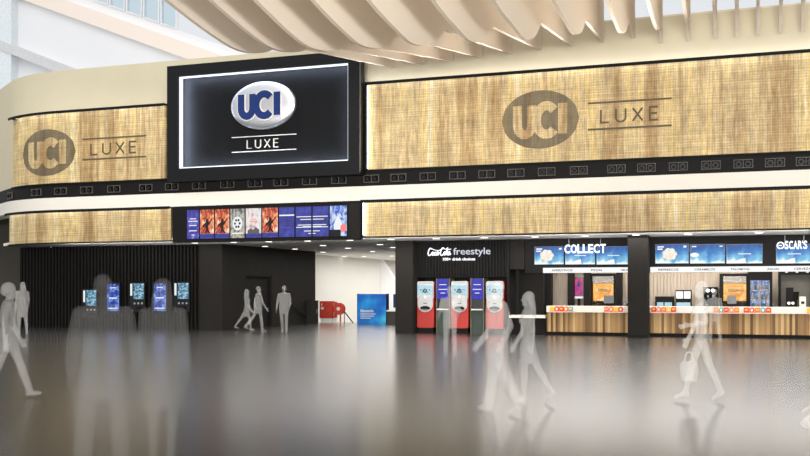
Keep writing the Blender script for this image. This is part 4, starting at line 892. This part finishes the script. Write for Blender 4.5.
person('slim translucent person with long hair, leftmost of the three by the dark doorway', 247, 40.6, 1.66, -70, ((-30, 6, -20, 1), (12, 4, 4, 1)), ((10, 6, 20, 0), (6, 6, 20, 0)), 'skirt', 'long', True, mat='ghostmid', vox=.015)
person('translucent person in a jacket walking by the dark doorway with one leg back', 258.5, 39.4, 1.76, -60, ((-28, 14, -22, 2), (10, 4, 4, 2)), ((-12, 8, 10, 0), (14, 8, 20, 0)), 'jacket', 'short', mat='ghostmid', vox=.015)
person('translucent person in a jacket walking straight on, right of the dark doorway', 284, 38.5, 1.80, 175, ((6, 6, 4, 1), (-8, 14, -14, 1)), ((6, 10, 40, 4), (4, 10, 10, 0)), 'jacket', 'short', mat='ghostmid', vox=.015)
person('small translucent person standing before the middle red drink dispenser', 450, 24.3, 1.72, 10, ((5, 4, 0, 1), (-5, 5, -6, 1)), ((8, 10, 50, 6), (6, 10, 50, 6)), 'jacket', 'short', mat='ghostmid', vox=.014)
person('translucent person in a jacket striding left before the drink dispensers', 497, 13.5, 1.74, 62, ((-22, 6, -22, 3), (13, 3, 2, 3)), ((-8, 14, 48, 4), (-14, 16, 40, 0)), 'bulky', 'short', mat='ghostmid', vox=.011)
person('slender translucent person in heels walking left near the snack ledge', 528, 14.7, 1.61, 70, ((5, 4, -14, 1), (-18, 14, -38, 1)), ((8, 6, 20, 0), (-8, 6, 14, 0)), 'skirt', 'long', True, mat='ghostmid', vox=.011, heels=True)
lady = person('pale translucent person in heels striding left with a handbag before the right counter', 701, 14.9, 1.76, 72, ((16, 2, -12, 1), (-15, 8, -36, 1)), ((14, 8, 10, 0), (-14, 10, 92, 6)), 'plain', 'short', True, mat='ghost', vox=.011, heels=True)
person('translucent person standing close to the right counter under the coffee machine', 714.5, 31.0, 1.64, 10, ((8, 4, 0, 2), (-10, 10, -10, 2)), ((10, 14, 45, 0), (4, 16, 20, 0)), 'jacket', 'short', mat='ghostmid', vox=.015)
person('pale translucent person mostly outside the right edge, only a hanging hand in view', 849, 6.3, 1.74, 82, ((10, 4, 0, 2), (-18, 10, -16, 2)), ((21, 5, 10, 0), (-20, 6, 10, 0)), 'jacket', 'short', mat='ghost', vox=.007)
# handbag carried in the hanging hand
g = ground(689.0, 14.9 - .2); hb = thing('handbag', (g[0], g[1], .30), 'pale translucent handbag carried by the striding person in heels', 'bag', rz=YAW + R(4))
B().prism([(-.10, .02), (.10, 0), (.135, .22), (.09, .30), (-.09, .30), (-.125, .24)], -.05, .05).build('bag_body', 'ghost', hb); B().ribbon(smoothline([(-.06, .29), (-.05, .40), (0, .44), (.05, .40), (.06, .29)], 4), .018, -.01, .01).build('strap', 'ghost', hb)

# ---------------------------------------------------------------- light
wd = bpy.data.worlds.new('sky'); bpy.context.scene.world = wd; wd.use_nodes = True
bg = wd.node_tree.nodes['Background']; bg.inputs[0].default_value = (.93, .96, 1, 1); bg.inputs[1].default_value = .85
def area(name, loc, target, sx, sy, power, col=(1, 1, 1)):
    l = bpy.data.lights.new(name, 'AREA'); l.shape = 'RECTANGLE'; l.size = sx; l.size_y = sy; l.energy = power; l.color = col
    o = bpy.data.objects.new(name, l); C.objects.link(o); o.location = loc
    o.rotation_euler = (Vector(target) - Vector(loc)).to_track_quat('-Z', 'Y').to_euler() if (loc[0], loc[1]) != (target[0], target[1]) else (0, 0, 0); return o
sun = bpy.data.lights.new('skylight_sun', 'SUN'); sun.energy = 1.0; sun.angle = R(50); sun.color = (1, .97, .92)
so = bpy.data.objects.new('skylight_sun', sun); C.objects.link(so); so.rotation_euler = (R(52), 0, R(12))
area('entrance_light', (-17, 42, 3.45), (-17, 42, 0), 5, 8, 260, (1, .96, .9))
area('entrance_light_deep', (-18, 56, 3.45), (-18, 56, 0), 6, 16, 800, (1, .97, .93))
area('counter_light', (-2.2, 37.9, 3.45), (-2.2, 38.2, 0), 11, 1.2, 480, (1, .95, .87))
area('soffit_light', (-8, 35, 3.45), (-8, 34.6, 0), 24, .8, 420, (1, .96, .9))

area('hall_front_fill', (0, -18, 3.2), (-7, 31, 8.5), 44, 5.5, 3500, (1, .98, .95)).data.spread = R(66)  # added fill from behind the camera, brightens facade, fins and people
area('hall_fin_fill', (10, 1, 5), (-10, 21, 8.2), 6, 3, 540, (1, .98, .95)).data.spread = R(44)  # added unseen fill from the right, brightens the left-hand fins
area('band_uplights', (-4, 32.6, 6.1), (-4, 27.6, 10.7), 19, .25, 750, (1, .98, .95)).data.spread = R(84)
area('floor_shine_fill', (-1.5, 33.3, 3.15), (-1.5, 25, 2.0), 15, .7, 230, (1, .97, .93))  # added unseen strip, puts a bright reflection on the right-hand floor
area('floor_shine_fill_left', (-20, 33.35, 3.45), (-20, 28, 1.5), 12, .3, 55, (.95, .97, 1))  # weaker added strip, same reflection for the left-hand floor
area('soffit_fill', (-10, 33.5, 3.22), (-10, 34.8, 4.6), 34, .1, 330, (1, .98, .95))  # added unseen strip below the soffit, brightens its underside
# ---------------------------------------------------------------- camera
cam = bpy.data.cameras.new('camera'); cam.sensor_width = 36; cam.lens = 36 * F / 810; cam.shift_y = (HOR - 228) / 810; cam.clip_end = 400
co = bpy.data.objects.new('camera', cam); C.objects.link(co); co.location = (0, 0, EYE); co.rotation_euler = (R(90), 0, YAW)
sc = bpy.context.scene; sc.camera = co
sc.view_settings.view_transform = 'Standard'; sc.view_settings.look = 'None'; sc.view_settings.exposure = 0; sc.view_settings.gamma = 1; sc.view_settings.use_curve_mapping = False
